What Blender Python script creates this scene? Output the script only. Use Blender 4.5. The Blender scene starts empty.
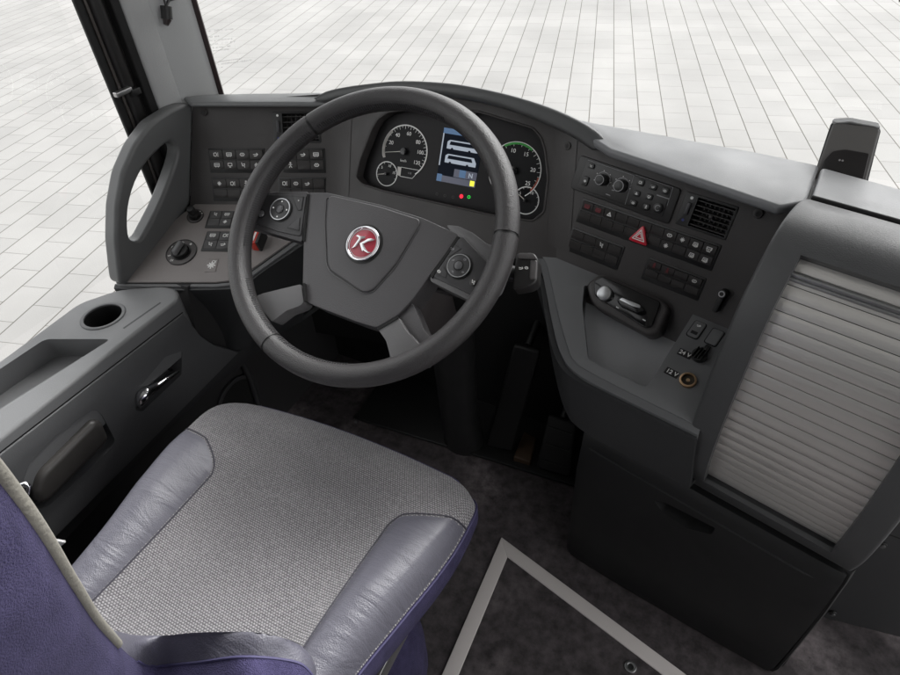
import bpy, bmesh, math, random
from mathutils import Vector, Matrix
random.seed(7)
PI = math.pi
S = bpy.context.scene
COL = S.collection

# ------------------------------------------------------------------ camera model (metres; z = 0 is the cab floor)
FPX, CX, CY = 610.0, 450.0, 337.5
CAM = Vector((0, 0, 1.30))
CR = Vector((0.9001, 0.4332, -0.0477)).normalized()
CF = Vector((-0.3534, 0.6615, -0.6615)).normalized()
CD = CF.cross(CR).normalized()
CR = CD.cross(CF).normalized()
def ray(x, y): return (CR*(x-CX) + CD*(y-CY) + CF*FPX).normalized()
def U(x, y, P, N):
    d = ray(x, y); P = Vector(P); N = Vector(N)
    return CAM + d*((P-CAM).dot(N)/d.dot(N))
def UZ(x, y, z): return U(x, y, (0, 0, z), (0, 0, 1))
def UX(x, y, X): return U(x, y, (X, 0, 0), (1, 0, 0))
def UY(x, y, Y): return U(x, y, (0, Y, 0), (0, 1, 0))
def depthpt(x, y, dep): return CAM + (CR*(x-CX) + CD*(y-CY) + CF*FPX)*(dep/FPX)

class Plane:
    """a real plane: heading h (deg, of its horizontal direction), tilt t (0 = upright, 90 = lying), through P"""
    def __init__(s, P, h, t, off=0):
        a, b = math.radians(h), math.radians(t)
        s.R = Vector((math.cos(a), math.sin(a), 0)); F = Vector((-math.sin(a), math.cos(a), 0))
        s.V = Vector((0, 0, 1))*math.cos(b) + F*math.sin(b)
        s.N = s.R.cross(s.V).normalized()
        s.P = Vector(P) + s.N*off
    def mat(s):
        m = Matrix.Identity(4)
        for i, v in enumerate((s.R, s.V, s.N)):
            for k in range(3): m[k][i] = v[k]
        for k in range(3): m[k][3] = s.P[k]
        return m
    def uv(s, x, y, w=0):
        q = U(x, y, s.P + s.N*w, s.N) - s.P
        return (q.dot(s.R), q.dot(s.V))
    def loc(s, q): q = Vector(q)-s.P; return (q.dot(s.R), q.dot(s.V), q.dot(s.N))
    def w(s, u, v, w=0): return s.P + s.R*u + s.V*v + s.N*w
    def pts(s, px, w=0): return [s.uv(x, y, w) for x, y in px]
WORLD = None

# ------------------------------------------------------------------ materials
MATS = {}
def mat(name, col, rough=.5, metal=0, grain=0, gscale=900, spec=.5, var=0, emis=None, coat=0):
    if name in MATS: return MATS[name]
    m = bpy.data.materials.new(name); m.use_nodes = True
    nt = m.node_tree; b = nt.nodes['Principled BSDF']
    b.inputs['Base Color'].default_value = (*col, 1)
    b.inputs['Roughness'].default_value = rough
    b.inputs['Metallic'].default_value = metal
    b.inputs['Specular IOR Level'].default_value = spec
    b.inputs['Coat Weight'].default_value = coat
    if emis:
        b.inputs['Emission Color'].default_value = (*emis[0], 1); b.inputs['Emission Strength'].default_value = emis[1]
    tc = nt.nodes.new('ShaderNodeTexCoord')
    if grain:
        n = nt.nodes.new('ShaderNodeTexNoise'); n.inputs['Scale'].default_value = gscale; n.inputs['Detail'].default_value = 3
        nt.links.new(tc.outputs['Object'], n.inputs['Vector'])
        bp = nt.nodes.new('ShaderNodeBump'); bp.inputs['Strength'].default_value = grain; bp.inputs['Distance'].default_value = .001
        nt.links.new(n.outputs['Fac'], bp.inputs['Height']); nt.links.new(bp.outputs['Normal'], b.inputs['Normal'])
    if var:
        n2 = nt.nodes.new('ShaderNodeTexNoise'); n2.inputs['Scale'].default_value = 14; n2.inputs['Detail'].default_value = 5
        nt.links.new(tc.outputs['Object'], n2.inputs['Vector'])
        mr = nt.nodes.new('ShaderNodeMapRange'); mr.inputs['From Min'].default_value = .3; mr.inputs['From Max'].default_value = .7
        mr.inputs['To Min'].default_value = max(.05, rough-var); mr.inputs['To Max'].default_value = min(1, rough+var)
        nt.links.new(n2.outputs['Fac'], mr.inputs['Value']); nt.links.new(mr.outputs['Result'], b.inputs['Roughness'])
    MATS[name] = m
    return m
DARK   = mat('dark soft plastic', (.048, .044, .043), .46, grain=.35, gscale=700, var=.08)
GREY   = mat('grey soft plastic', (.15, .152, .155), .46, grain=.35, gscale=600, var=.07)
TOPG   = mat('light grey dash foam', (.20, .205, .213), .42, grain=.3, gscale=600, var=.06)
SIDE   = mat('side console plastic', (.088, .089, .092), .46, grain=.3, gscale=600, var=.07)
TAUPE  = mat('taupe console plate', (.25, .228, .22), .45, grain=.3, gscale=600, var=.06)
BIN    = mat('charcoal bin plastic', (.014, .014, .0145), .48, grain=.3, gscale=600, var=.06)
FRAME  = mat('cabinet frame plastic', (.058, .060, .063), .40, grain=.3, gscale=600, var=.06)
BLACK  = mat('black plastic', (.012, .012, .012), .42, grain=.15, var=.06)
GLOSS  = mat('gloss black', (.008, .008, .009), .12)
SWITCH = mat('switch plastic', (.044, .041, .040), .36, grain=.1)
RUBBER = mat('black rubber', (.010, .010, .010), .6, grain=.3)
WHITE  = mat('white print', (.9, .9, .88), .5)
GREYP  = mat('grey print', (.30, .30, .31), .5)
REDP   = mat('dark red print', (.25, .03, .04), .5)
REDB   = mat('red translucent button', (.62, .012, .035), .22, coat=.5)
CHROME = mat('chrome', (.80, .80, .82), .12, metal=1)
SATIN  = mat('satin silver', (.55, .56, .57), .3, metal=1)
STEEL  = mat('brushed steel', (.42, .42, .42), .38, metal=1)
BRASS  = mat('brass ring', (.62, .42, .25), .28, metal=1)
ORANGE = mat('orange pointer', (.7, .68, .62), .4)
SEAM   = mat('panel gap', (.004, .004, .004), .8)
TRIM   = mat('pale pillar trim', (.55, .56, .56), .55, grain=.5, gscale=900)
MDARK  = mat('matt frame black', (.018, .017, .017), .38, var=.08)
PEDAL  = mat('pedal rubber', (.008, .0075, .0075), .6, grain=.5, gscale=300)
BROWN  = mat('brown wood block', (.06, .036, .02), .6, grain=.5, gscale=200)

def leather(name, col, rough, scale=220, st=.35, wr=0):
    m = mat(name, col, rough); nt = m.node_tree; b = nt.nodes['Principled BSDF']
    tc = nt.nodes['Texture Coordinate'] if 'Texture Coordinate' in nt.nodes else nt.nodes.new('ShaderNodeTexCoord')
    v = nt.nodes.new('ShaderNodeTexVoronoi'); v.inputs['Scale'].default_value = scale*3; v.feature = 'F1'
    n = nt.nodes.new('ShaderNodeTexNoise'); n.inputs['Scale'].default_value = scale; n.inputs['Detail'].default_value = 6
    nt.links.new(tc.outputs['Object'], v.inputs['Vector']); nt.links.new(tc.outputs['Object'], n.inputs['Vector'])
    ad = nt.nodes.new('ShaderNodeMath'); ad.operation = 'ADD'
    nt.links.new(v.outputs['Distance'], ad.inputs[0]); nt.links.new(n.outputs['Fac'], ad.inputs[1])
    bp = nt.nodes.new('ShaderNodeBump'); bp.inputs['Strength'].default_value = st; bp.inputs['Distance'].default_value = .0008
    nt.links.new(ad.outputs[0], bp.inputs['Height'])
    last = bp
    if wr:
        wv = nt.nodes.new('ShaderNodeTexNoise'); wv.inputs['Scale'].default_value = 9; wv.inputs['Detail'].default_value = 3; wv.inputs['Distortion'].default_value = 1.2
        mp = nt.nodes.new('ShaderNodeMapping'); mp.inputs['Scale'].default_value = (1, 4.0, 1); mp.inputs['Rotation'].default_value = (0, 0, .6)
        nt.links.new(tc.outputs['Object'], mp.inputs['Vector']); nt.links.new(mp.outputs['Vector'], wv.inputs['Vector'])
        b2 = nt.nodes.new('ShaderNodeBump'); b2.inputs['Strength'].default_value = wr; b2.inputs['Distance'].default_value = .012
        nt.links.new(wv.outputs['Fac'], b2.inputs['Height']); nt.links.new(bp.outputs['Normal'], b2.inputs['Normal']); last = b2
    nt.links.new(last.outputs['Normal'], b.inputs['Normal'])
    return m
WLEATH = leather('wheel leather', (.038, .036, .037), .36, 260, .5)
WHUB   = mat('wheel hub plastic', (.072, .069, .072), .38, grain=.5, gscale=700, var=.05)
WPAD   = mat('wheel pad plastic', (.045, .044, .046), .36, grain=.2, gscale=700)
SLEATH = leather('violet grey leather', (.080, .078, .098), .40, 200, .35, .22)

def weave():
    m = mat('woven grey seat fabric', (.3, .3, .3), .85, spec=.25); nt = m.node_tree; b = nt.nodes['Principled BSDF']; L = nt.links
    tc = nt.nodes['Texture Coordinate']
    mp = nt.nodes.new('ShaderNodeMapping'); mp.inputs['Scale'].default_value = (1, 1, 0); mp.inputs['Rotation'].default_value = (0, 0, 0.06)
    L.new(tc.outputs['Object'], mp.inputs['Vector'])
    sp = nt.nodes.new('ShaderNodeSeparateXYZ'); L.new(mp.outputs['Vector'], sp.inputs[0])
    def math_(op, a, c=None, v=None):
        n = nt.nodes.new('ShaderNodeMath'); n.operation = op
        if hasattr(a, 'links') or not isinstance(a, (int, float)): L.new(a, n.inputs[0])
        else: n.inputs[0].default_value = a
        if c is not None:
            if isinstance(c, (int, float)): n.inputs[1].default_value = c
            else: L.new(c, n.inputs[1])
        return n.outputs[0]
    P = .0034
    yy = math_('DIVIDE', sp.outputs['Y'], P)
    row = math_('FLOOR', yy)
    half = math_('MULTIPLY', math_('MODULO', row, 2.0), .5)
    xx = math_('ADD', math_('DIVIDE', sp.outputs['X'], P*1.25), half)
    sx = math_('SINE', math_('MULTIPLY', math_('FRACT', xx), PI))
    sy = math_('SINE', math_('MULTIPLY', math_('FRACT', yy), PI))
    h = math_('MULTIPLY', math_('ABSOLUTE', sx), math_('ABSOLUTE', sy))
    nz = nt.nodes.new('ShaderNodeTexNoise'); nz.inputs['Scale'].default_value = 260; nz.inputs['Detail'].default_value = 4
    L.new(tc.outputs['Object'], nz.inputs['Vector'])
    big = nt.nodes.new('ShaderNodeTexNoise'); big.inputs['Scale'].default_value = 7; L.new(tc.outputs['Object'], big.inputs['Vector'])
    hh = math_('ADD', math_('MULTIPLY', h, .75), math_('MULTIPLY', math_('SUBTRACT', nz.outputs['Fac'], .5), .9))
    hb = math_('ADD', hh, math_('MULTIPLY', math_('SUBTRACT', big.outputs['Fac'], .5), .25))
    cr = nt.nodes.new('ShaderNodeValToRGB'); e = cr.color_ramp.elements
    e[0].position = .10; e[0].color = (.085, .082, .088, 1); e[1].position = .82; e[1].color = (.30, .29, .297, 1)
    e2 = cr.color_ramp.elements.new(.42); e2.color = (.20, .193, .20, 1)
    L.new(hb, cr.inputs['Fac']); L.new(cr.outputs['Color'], b.inputs['Base Color'])
    bp = nt.nodes.new('ShaderNodeBump'); bp.inputs['Strength'].default_value = .8; bp.inputs['Distance'].default_value = .0015
    L.new(hh, bp.inputs['Height']); L.new(bp.outputs['Normal'], b.inputs['Normal'])
    b.inputs['Sheen Weight'].default_value = .2
    return m
FABRIC = weave()
def velvet():
    m = mat('purple velour', (.07, .06, .2), .8, spec=.2); nt = m.node_tree; b = nt.nodes['Principled BSDF']; L = nt.links
    tc = nt.nodes['Texture Coordinate']
    n = nt.nodes.new('ShaderNodeTexNoise'); n.inputs['Scale'].default_value = 16; n.inputs['Detail'].default_value = 8; n.inputs['Roughness'].default_value = .7
    mp = nt.nodes.new('ShaderNodeMapping'); mp.inputs['Scale'].default_value = (3.0, 3.0, 1.2)
    L.new(tc.outputs['Object'], mp.inputs[0]); L.new(mp.outputs[0], n.inputs['Vector'])
    cr = nt.nodes.new('ShaderNodeValToRGB'); e = cr.color_ramp.elements
    e[0].position = .32; e[0].color = (.020, .017, .048, 1); e[1].position = .72; e[1].color = (.052, .045, .105, 1)
    L.new(n.outputs['Fac'], cr.inputs[0]); L.new(cr.outputs[0], b.inputs['Base Color'])
    n3 = nt.nodes.new('ShaderNodeTexNoise'); n3.inputs['Scale'].default_value = 900; L.new(tc.outputs['Object'], n3.inputs['Vector'])
    bp = nt.nodes.new('ShaderNodeBump'); bp.inputs['Strength'].default_value = .8; bp.inputs['Distance'].default_value = .002
    L.new(n3.outputs['Fac'], bp.inputs['Height']); L.new(bp.outputs[0], b.inputs['Normal'])
    b.inputs['Sheen Weight'].default_value = .08; b.inputs['Sheen Roughness'].default_value = .4; b.inputs['Sheen Tint'].default_value = (.6, .57, .8, 1)
    return m
VELVET = velvet()
PIPING = mat('beige piping cord', (.19, .18, .155), .9, grain=1, gscale=300)
STITCH = mat('stitch thread', (.022, .022, .024), .7)
VSTITCH = mat('violet thread', (.045, .040, .10), .7)

def slate():
    m = mat('dark slate vinyl', (.05, .045, .047), .42); nt = m.node_tree; b = nt.nodes['Principled BSDF']; L = nt.links
    tc = nt.nodes['Texture Coordinate']
    n = nt.nodes.new('ShaderNodeTexNoise'); n.noise_type = 'RIDGED_MULTIFRACTAL'; n.inputs['Scale'].default_value = 4.2; n.inputs['Detail'].default_value = 9
    n.inputs['Roughness'].default_value = .62; n.inputs['Distortion'].default_value = .5
    L.new(tc.outputs['Object'], n.inputs['Vector'])
    n2 = nt.nodes.new('ShaderNodeTexNoise'); n2.inputs['Scale'].default_value = 38; n2.inputs['Detail'].default_value = 10; n2.inputs['Roughness'].default_value = .7
    L.new(tc.outputs['Object'], n2.inputs['Vector'])
    c1 = nt.nodes.new('ShaderNodeValToRGB'); e = c1.color_ramp.elements
    e[0].position = .08; e[0].color = (.052, .045, .047, 1); e[1].position = .60; e[1].color = (.19, .166, .17, 1)
    mr = nt.nodes.new('ShaderNodeMapRange'); mr.inputs['From Min'].default_value = .0; mr.inputs['From Max'].default_value = .9
    L.new(n.outputs['Fac'], mr.inputs['Value']); L.new(mr.outputs[0], c1.inputs[0])
    m2 = nt.nodes.new('ShaderNodeMapRange'); m2.inputs['From Min'].default_value = .35; m2.inputs['From Max'].default_value = .65; m2.inputs['To Min'].default_value = .5; m2.inputs['To Max'].default_value = 1.75
    L.new(n2.outputs['Fac'], m2.inputs['Value'])
    vm = nt.nodes.new('ShaderNodeVectorMath'); vm.operation = 'SCALE'; L.new(c1.outputs[0], vm.inputs[0]); L.new(m2.outputs[0], vm.inputs['Scale'])
    L.new(vm.outputs[0], b.inputs['Base Color'])
    bp = nt.nodes.new('ShaderNodeBump'); bp.inputs['Strength'].default_value = .5; bp.inputs['Distance'].default_value = .003
    L.new(n.outputs['Fac'], bp.inputs['Height'])
    b2 = nt.nodes.new('ShaderNodeBump'); b2.inputs['Strength'].default_value = .35; b2.inputs['Distance'].default_value = .0015
    L.new(n2.outputs['Fac'], b2.inputs['Height']); L.new(bp.outputs[0], b2.inputs['Normal']); L.new(b2.outputs[0], b.inputs['Normal'])
    return m
SLATE = slate()

def pavers():
    m = mat('pale concrete pavers', (.5, .5, .49), .85, spec=.2); nt = m.node_tree; b = nt.nodes['Principled BSDF']; L = nt.links
    tc = nt.nodes['Texture Coordinate']
    hd = math.radians(104.4)
    mp = nt.nodes.new('ShaderNodeMapping'); mp.vector_type = 'POINT'; mp.inputs['Rotation'].default_value = (0, 0, -hd)
    mp.inputs['Location'].default_value = (.14, .059, 0)
    L.new(tc.outputs['Object'], mp.inputs[0])
    br = nt.nodes.new('ShaderNodeTexBrick'); br.offset = .5; br.inputs['Scale'].default_value = 1
    br.inputs['Brick Width'].default_value = .318; br.inputs['Row Height'].default_value = .2065
    br.inputs['Mortar Size'].default_value = .0027; br.inputs['Mortar Smooth'].default_value = .3; br.inputs['Bias'].default_value = 0
    br.inputs['Color1'].default_value = (.215, .213, .207, 1); br.inputs['Color2'].default_value = (.236, .233, .226, 1); br.inputs['Mortar'].default_value = (.135, .13, .12, 1)
    L.new(mp.outputs[0], br.inputs['Vector'])
    b2 = nt.nodes.new('ShaderNodeTexBrick'); b2.offset = 0; b2.inputs['Scale'].default_value = 1; b2.inputs['Brick Width'].default_value = 500
    b2.inputs['Row Height'].default_value = .2065; b2.inputs['Mortar Size'].default_value = .0058; b2.inputs['Mortar Smooth'].default_value = .4; b2.inputs['Bias'].default_value = 0
    b2.inputs['Color1'].default_value = b2.inputs['Color2'].default_value = (1, 1, 1, 1); b2.inputs['Mortar'].default_value = (.58, .565, .54, 1)
    mo = nt.nodes.new('ShaderNodeVectorMath'); mo.operation = 'ADD'; mo.inputs[1].default_value = (250.0, 0, 0); L.new(mp.outputs[0], mo.inputs[0]); L.new(mo.outputs[0], b2.inputs['Vector'])
    jm = nt.nodes.new('ShaderNodeMixRGB'); jm.blend_type = 'MULTIPLY'; jm.inputs[0].default_value = 1; L.new(br.outputs['Color'], jm.inputs[1]); L.new(b2.outputs['Color'], jm.inputs[2])
    n = nt.nodes.new('ShaderNodeTexNoise'); n.inputs['Scale'].default_value = 1.1; n.inputs['Detail'].default_value = 8; L.new(tc.outputs['Object'], n.inputs['Vector'])
    n2 = nt.nodes.new('ShaderNodeTexNoise'); n2.inputs['Scale'].default_value = 220; n2.inputs['Detail'].default_value = 3; L.new(tc.outputs['Object'], n2.inputs['Vector'])
    mr = nt.nodes.new('ShaderNodeMapRange'); mr.inputs['From Min'].default_value = .25; mr.inputs['From Max'].default_value = .75; mr.inputs['To Min'].default_value = .86; mr.inputs['To Max'].default_value = 1.1
    L.new(n.outputs['Fac'], mr.inputs['Value'])
    mr2 = nt.nodes.new('ShaderNodeMapRange'); mr2.inputs['From Min'].default_value = .3; mr2.inputs['From Max'].default_value = .7; mr2.inputs['To Min'].default_value = .9; mr2.inputs['To Max'].default_value = 1.08
    L.new(n2.outputs['Fac'], mr2.inputs['Value'])
    mm = nt.nodes.new('ShaderNodeMath'); mm.operation = 'MULTIPLY'; L.new(mr.outputs[0], mm.inputs[0]); L.new(mr2.outputs[0], mm.inputs[1])
    vm = nt.nodes.new('ShaderNodeVectorMath'); vm.operation = 'SCALE'; L.new(jm.outputs[0], vm.inputs[0]); L.new(mm.outputs[0], vm.inputs['Scale'])
    L.new(vm.outputs[0], b.inputs['Base Color'])
    bp = nt.nodes.new('ShaderNodeBump'); bp.invert = True; bp.inputs['Strength'].default_value = .6; bp.inputs['Distance'].default_value = .006
    L.new(br.outputs['Fac'], bp.inputs['Height']); L.new(bp.outputs[0], b.inputs['Normal'])
    return m
PAVE = pavers()
def slatmat():
    m = mat('champagne silver slats', (.82, .80, .77), .33, metal=.7, spec=.5); nt = m.node_tree; b = nt.nodes['Principled BSDF']; L = nt.links
    tc = nt.nodes['Texture Coordinate']
    n = nt.nodes.new('ShaderNodeTexNoise'); n.inputs['Scale'].default_value = 260; n.inputs['Detail'].default_value = 3
    mp = nt.nodes.new('ShaderNodeMapping'); mp.inputs['Scale'].default_value = (.35, 1, 1)
    L.new(tc.outputs['Object'], mp.inputs[0]); L.new(mp.outputs[0], n.inputs['Vector'])
    bp = nt.nodes.new('ShaderNodeBump'); bp.inputs['Strength'].default_value = .35; bp.inputs['Distance'].default_value = .001
    L.new(n.outputs['Fac'], bp.inputs['Height']); L.new(bp.outputs[0], b.inputs['Normal'])
    return m
SLAT = slatmat()
def glass(name, tint=(.975, .98, .978)):
    m = bpy.data.materials.new(name); m.use_nodes = True; nt = m.node_tree; nt.nodes.clear(); L = nt.links
    o = nt.nodes.new('ShaderNodeOutputMaterial'); t = nt.nodes.new('ShaderNodeBsdfTransparent'); t.inputs[0].default_value = (*tint, 1)
    g = nt.nodes.new('ShaderNodeBsdfGlossy'); g.inputs['Roughness'].default_value = .02
    f = nt.nodes.new('ShaderNodeFresnel'); f.inputs['IOR'].default_value = 1.45
    x = nt.nodes.new('ShaderNodeMixShader'); L.new(f.outputs[0], x.inputs[0]); L.new(t.outputs[0], x.inputs[1]); L.new(g.outputs[0], x.inputs[2]); L.new(x.outputs[0], o.inputs[0])
    return m
GLASS = glass('window glass')
SCREEN_W = mat('screen white', (.30, .33, .38), .4, emis=((.75, .85, 1), .08))
SCREEN_D = mat('screen dark', (.004, .005, .008), .55, spec=.1, emis=((.03, .05, .10), .02))
SCREEN_B = mat('screen blue', (.03, .07, .14), .3, emis=((.16, .33, .62), .08))
SCREEN_G = mat('screen grey', (.05, .05, .07), .3, emis=((.28, .30, .42), .05))
SCREEN_Y = mat('screen yellow', (.5, .5, .05), .3, emis=((.8, .78, .05), .3))
LAMPR = mat('red warning lamp', (.6, .01, .02), .3, emis=((1, .01, .04), .35))
LAMPG = mat('green lamp', (.02, .4, .05), .3, emis=((.03, .9, .08), .25))
GREENP = mat('green dial band', (.06, .45, .08), .5)
REDBAND = mat('red dial band', (.45, .09, .05), .5)

# ------------------------------------------------------------------ object helpers
WM = {}
def link(o, parent=None, M=None):
    COL.objects.link(o)
    M = M or Matrix.Identity(4); WM[o] = M
    if parent is not None:
        o.parent = parent; o.matrix_basis = WM[parent].inverted() @ M
    else: o.matrix_basis = M
    return o
def thing(name, label, cat, loc=(0, 0, 0), rz=0, group=None, kind=None):
    o = bpy.data.objects.new(name, None); o.empty_display_size = .05
    link(o, None, Matrix.Translation(loc) @ Matrix.Rotation(rz, 4, 'Z'))
    tag(o, label, cat, group, kind); return o
def tag(o, label=None, cat=None, group=None, kind=None):
    if label: o['label'] = label
    if cat: o['category'] = cat
    if group: o['group'] = group
    if kind: o['kind'] = kind
    return o
def sharp(me, ang=35):
    bm = bmesh.new(); bm.from_mesh(me)
    bmesh.ops.recalc_face_normals(bm, faces=bm.faces)
    for f in bm.faces: f.smooth = True
    for e in bm.edges:
        if len(e.link_faces) == 2 and e.calc_face_angle(0) > math.radians(ang): e.smooth = False
    bm.to_mesh(me); bm.free()
def apply_mods(o):
    dg = bpy.context.evaluated_depsgraph_get(); dg.update()
    me = bpy.data.meshes.new_from_object(o.evaluated_get(dg)); o.modifiers.clear(); o.data = me
    return o
def mesh(name, verts, faces, m, parent=None, M=None, bevel=0, seg=3, ang=35, subsurf=0, solid=0):
    me = bpy.data.meshes.new(name); me.from_pydata([tuple(v) for v in verts], [], faces); me.update()
    if m: me.materials.append(m)
    o = bpy.data.objects.new(name, me); link(o, parent, M)
    bm = bmesh.new(); bm.from_mesh(me); bmesh.ops.recalc_face_normals(bm, faces=bm.faces); bm.to_mesh(me); bm.free()
    if solid:
        md = o.modifiers.new('s', 'SOLIDIFY'); md.thickness = abs(solid); md.offset = -1 if solid > 0 else 1
    if subsurf:
        md = o.modifiers.new('u', 'SUBSURF'); md.levels = md.render_levels = subsurf
    if bevel:
        md = o.modifiers.new('b', 'BEVEL'); md.width = bevel; md.segments = seg; md.limit_method = 'ANGLE'; md.angle_limit = math.radians(30); md.use_clamp_overlap = True
    if o.modifiers: apply_mods(o)
    sharp(o.data, ang)
    return o
def to_local(verts, M): 
    I = M.inverted(); return [I @ Vector(v) for v in verts]
def rnd(pts, r, n=5):
    out = []; N = len(pts)
    rr = r if isinstance(r, (list, tuple)) else [r]*N
    for i in range(N):
        p = Vector(pts[i]); a = Vector(pts[i-1])-p; b = Vector(pts[(i+1) % N])-p
        d = min(rr[i], a.length*.45, b.length*.45)
        if d < 1e-5: out.append(tuple(p)); continue
        A = p + a.normalized()*d; B = p + b.normalized()*d
        for k in range(n+1):
            t = k/n; out.append(tuple(A*(1-t)**2 + p*2*t*(1-t) + B*t*t))
    return out
def smoothcurve(pts, n=6, closed=False):
    P = [Vector(p) for p in pts]; out = []; N = len(P)
    rng = range(N if closed else N-1)
    for i in rng:
        p1, p2 = P[i], P[(i+1) % N]
        p0 = P[i-1] if (closed or i > 0) else p1*2-p2
        p3 = P[(i+2) % N] if (closed or i < N-2) else p2*2-p1
        for k in range(n):
            t = k/n
            out.append(.5*((2*p1)+(p2-p0)*t+(2*p0-5*p1+4*p2-p3)*t*t+(3*p1-p0-3*p2+p3)*t**3))
    if not closed: out.append(P[-1])
    return out
def prism(name, pl, pts, w0, w1, m, parent=None, bevel=0, seg=3, taper=0, ang=35):
    M = pl.mat() if pl else Matrix.Identity(4)
    a = sum(pts[i][0]*pts[(i+1) % len(pts)][1]-pts[(i+1) % len(pts)][0]*pts[i][1] for i in range(len(pts)))
    if a < 0: pts = pts[::-1]
    c = (sum(p[0] for p in pts)/len(pts), sum(p[1] for p in pts)/len(pts)); k = 1-taper
    n = len(pts)
    v = [(p[0], p[1], w0) for p in pts] + [(c[0]+(p[0]-c[0])*k, c[1]+(p[1]-c[1])*k, w1) for p in pts]
    f = [list(range(n))[::-1], [n+i for i in range(n)]] + [[i, (i+1) % n, n+(i+1) % n, n+i] for i in range(n)]
    return mesh(name, v, f, m, parent, M, bevel, seg, ang)
def disc(c, r, n=32, a0=0, ry=None):
    ry = ry or r
    return [(c[0]+r*math.cos(a0+2*PI*i/n), c[1]+ry*math.sin(a0+2*PI*i/n)) for i in range(n)]
def rect(c, w, h, rot=0):
    k, s = math.cos(rot), math.sin(rot)
    return [(c[0]+x*k-y*s, c[1]+x*s+y*k) for x, y in ((-w/2, -h/2), (w/2, -h/2), (w/2, h/2), (-w/2, h/2))]
def cyl(name, pl, c, r, w0, w1, m, parent, bevel=0, n=36, taper=0): return prism(name, pl, disc(c, r, n), w0, w1, m, parent, bevel, 2, taper)
def ring(name, pl, c, r0, r1, w0, w1, m, parent, n=48, a0=0, a1=2*PI, bevel=0):
    full = abs(a1-a0) > 6.28; k = n if full else n+1
    v = []
    for i in range(k):
        a = a0+(a1-a0)*i/n; cs, sn = math.cos(a), math.sin(a)
        for r, w in ((r0, w0), (r1, w0), (r1, w1), (r0, w1)): v.append((c[0]+r*cs, c[1]+r*sn, w))
    f = []
    for i in range(n if full else n):
        j = (i+1) % k
        for q in range(4): f.append([i*4+q, i*4+(q+1) % 4, j*4+(q+1) % 4, j*4+q])
    if not full: f += [[0, 3, 2, 1], [(k-1)*4+q for q in range(4)]]
    return mesh(name, v, f, m, parent, pl.mat(), bevel, 2)
def cut(o, cutters):
    for c in cutters:
        md = o.modifiers.new('c', 'BOOLEAN'); md.operation = 'DIFFERENCE'; md.object = c; md.solver = 'EXACT'
    bpy.context.view_layer.update()
    apply_mods(o)
    for c in cutters: WM.pop(c, None); bpy.data.objects.remove(c, do_unlink=True)
    sharp(o.data)
    return o
def strokes(name, pl, segs, wd, w, m, parent, th=.0004):
    """many thin bars in the plane: one printed mark"""
    v, f = [], []
    for (a, b) in segs:
        a = Vector(a); b = Vector(b); d = b-a
        if d.length < 1e-6: continue
        n = Vector((-d.y, d.x)).normalized()*wd/2; e = d.normalized()*wd*.3
        q = [a-e-n, b+e-n, b+e+n, a-e+n]; i = len(v)
        v += [(p.x, p.y, w) for p in q] + [(p.x, p.y, w+th) for p in q]
        f += [[i+3, i+2, i+1, i], [i+4, i+5, i+6, i+7]] + [[i+k, i+(k+1) % 4, i+4+(k+1) % 4, i+4+k] for k in range(4)]
    return mesh(name, v, f, m, parent, pl.mat())
def tube(name, pts, r, m, parent=None, closed=False, n=10, M=None, caps=True):
    P = [Vector(p) for p in pts]; N = len(P); v = []; f = []; up = None
    for i in range(N):
        a = P[(i-1) % N] if (closed or i > 0) else P[i]; b = P[(i+1) % N] if (closed or i < N-1) else P[i]
        t = (b-a).normalized()
        if up is None:
            up = Vector((0, 0, 1)) if abs(t.z) < .9 else Vector((1, 0, 0))
        s = t.cross(up).normalized(); up = s.cross(t).normalized()
        ri = r[i] if isinstance(r, (list, tuple)) else r
        for k in range(n):
            an = 2*PI*k/n; v.append(P[i]+s*math.cos(an)*ri+up*math.sin(an)*ri)
    for i in range(N if closed else N-1):
        j = (i+1) % N
        for k in range(n): f.append([i*n+k, i*n+(k+1) % n, j*n+(k+1) % n, j*n+k])
    if not closed and caps: f += [list(range(n))[::-1], [(N-1)*n+k for k in range(n)]]
    return mesh(name, v, f, m, parent, M, ang=50)
def grid(name, rows, m, parent=None, M=None, closed=False, solid=0, subsurf=0, ang=40, caps=False, bevel=0):
    nr, nc = len(rows), len(rows[0]); v = [p for r in rows for p in r]; f = []
    for i in range(nr-1):
        for k in range(nc if closed else nc-1):
            f.append([i*nc+k, i*nc+(k+1) % nc, (i+1)*nc+(k+1) % nc, (i+1)*nc+k])
    if caps: f += [list(range(nc))[::-1], [(nr-1)*nc+k for k in range(nc)]]
    return mesh(name, v, f, m, parent, M, solid=solid, subsurf=subsurf, ang=ang, bevel=bevel)
def box(name, c, s, m, parent=None, M=None, bevel=0, seg=3):
    v = [(c[0]+x*s[0]/2, c[1]+y*s[1]/2, c[2]+z*s[2]/2) for x in (-1, 1) for y in (-1, 1) for z in (-1, 1)]
    f = [[0, 1, 3, 2], [4, 6, 7, 5], [0, 4, 5, 1], [2, 3, 7, 6], [0, 2, 6, 4], [1, 5, 7, 3]]
    return mesh(name, v, f, m, parent, M, bevel, seg)
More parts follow.
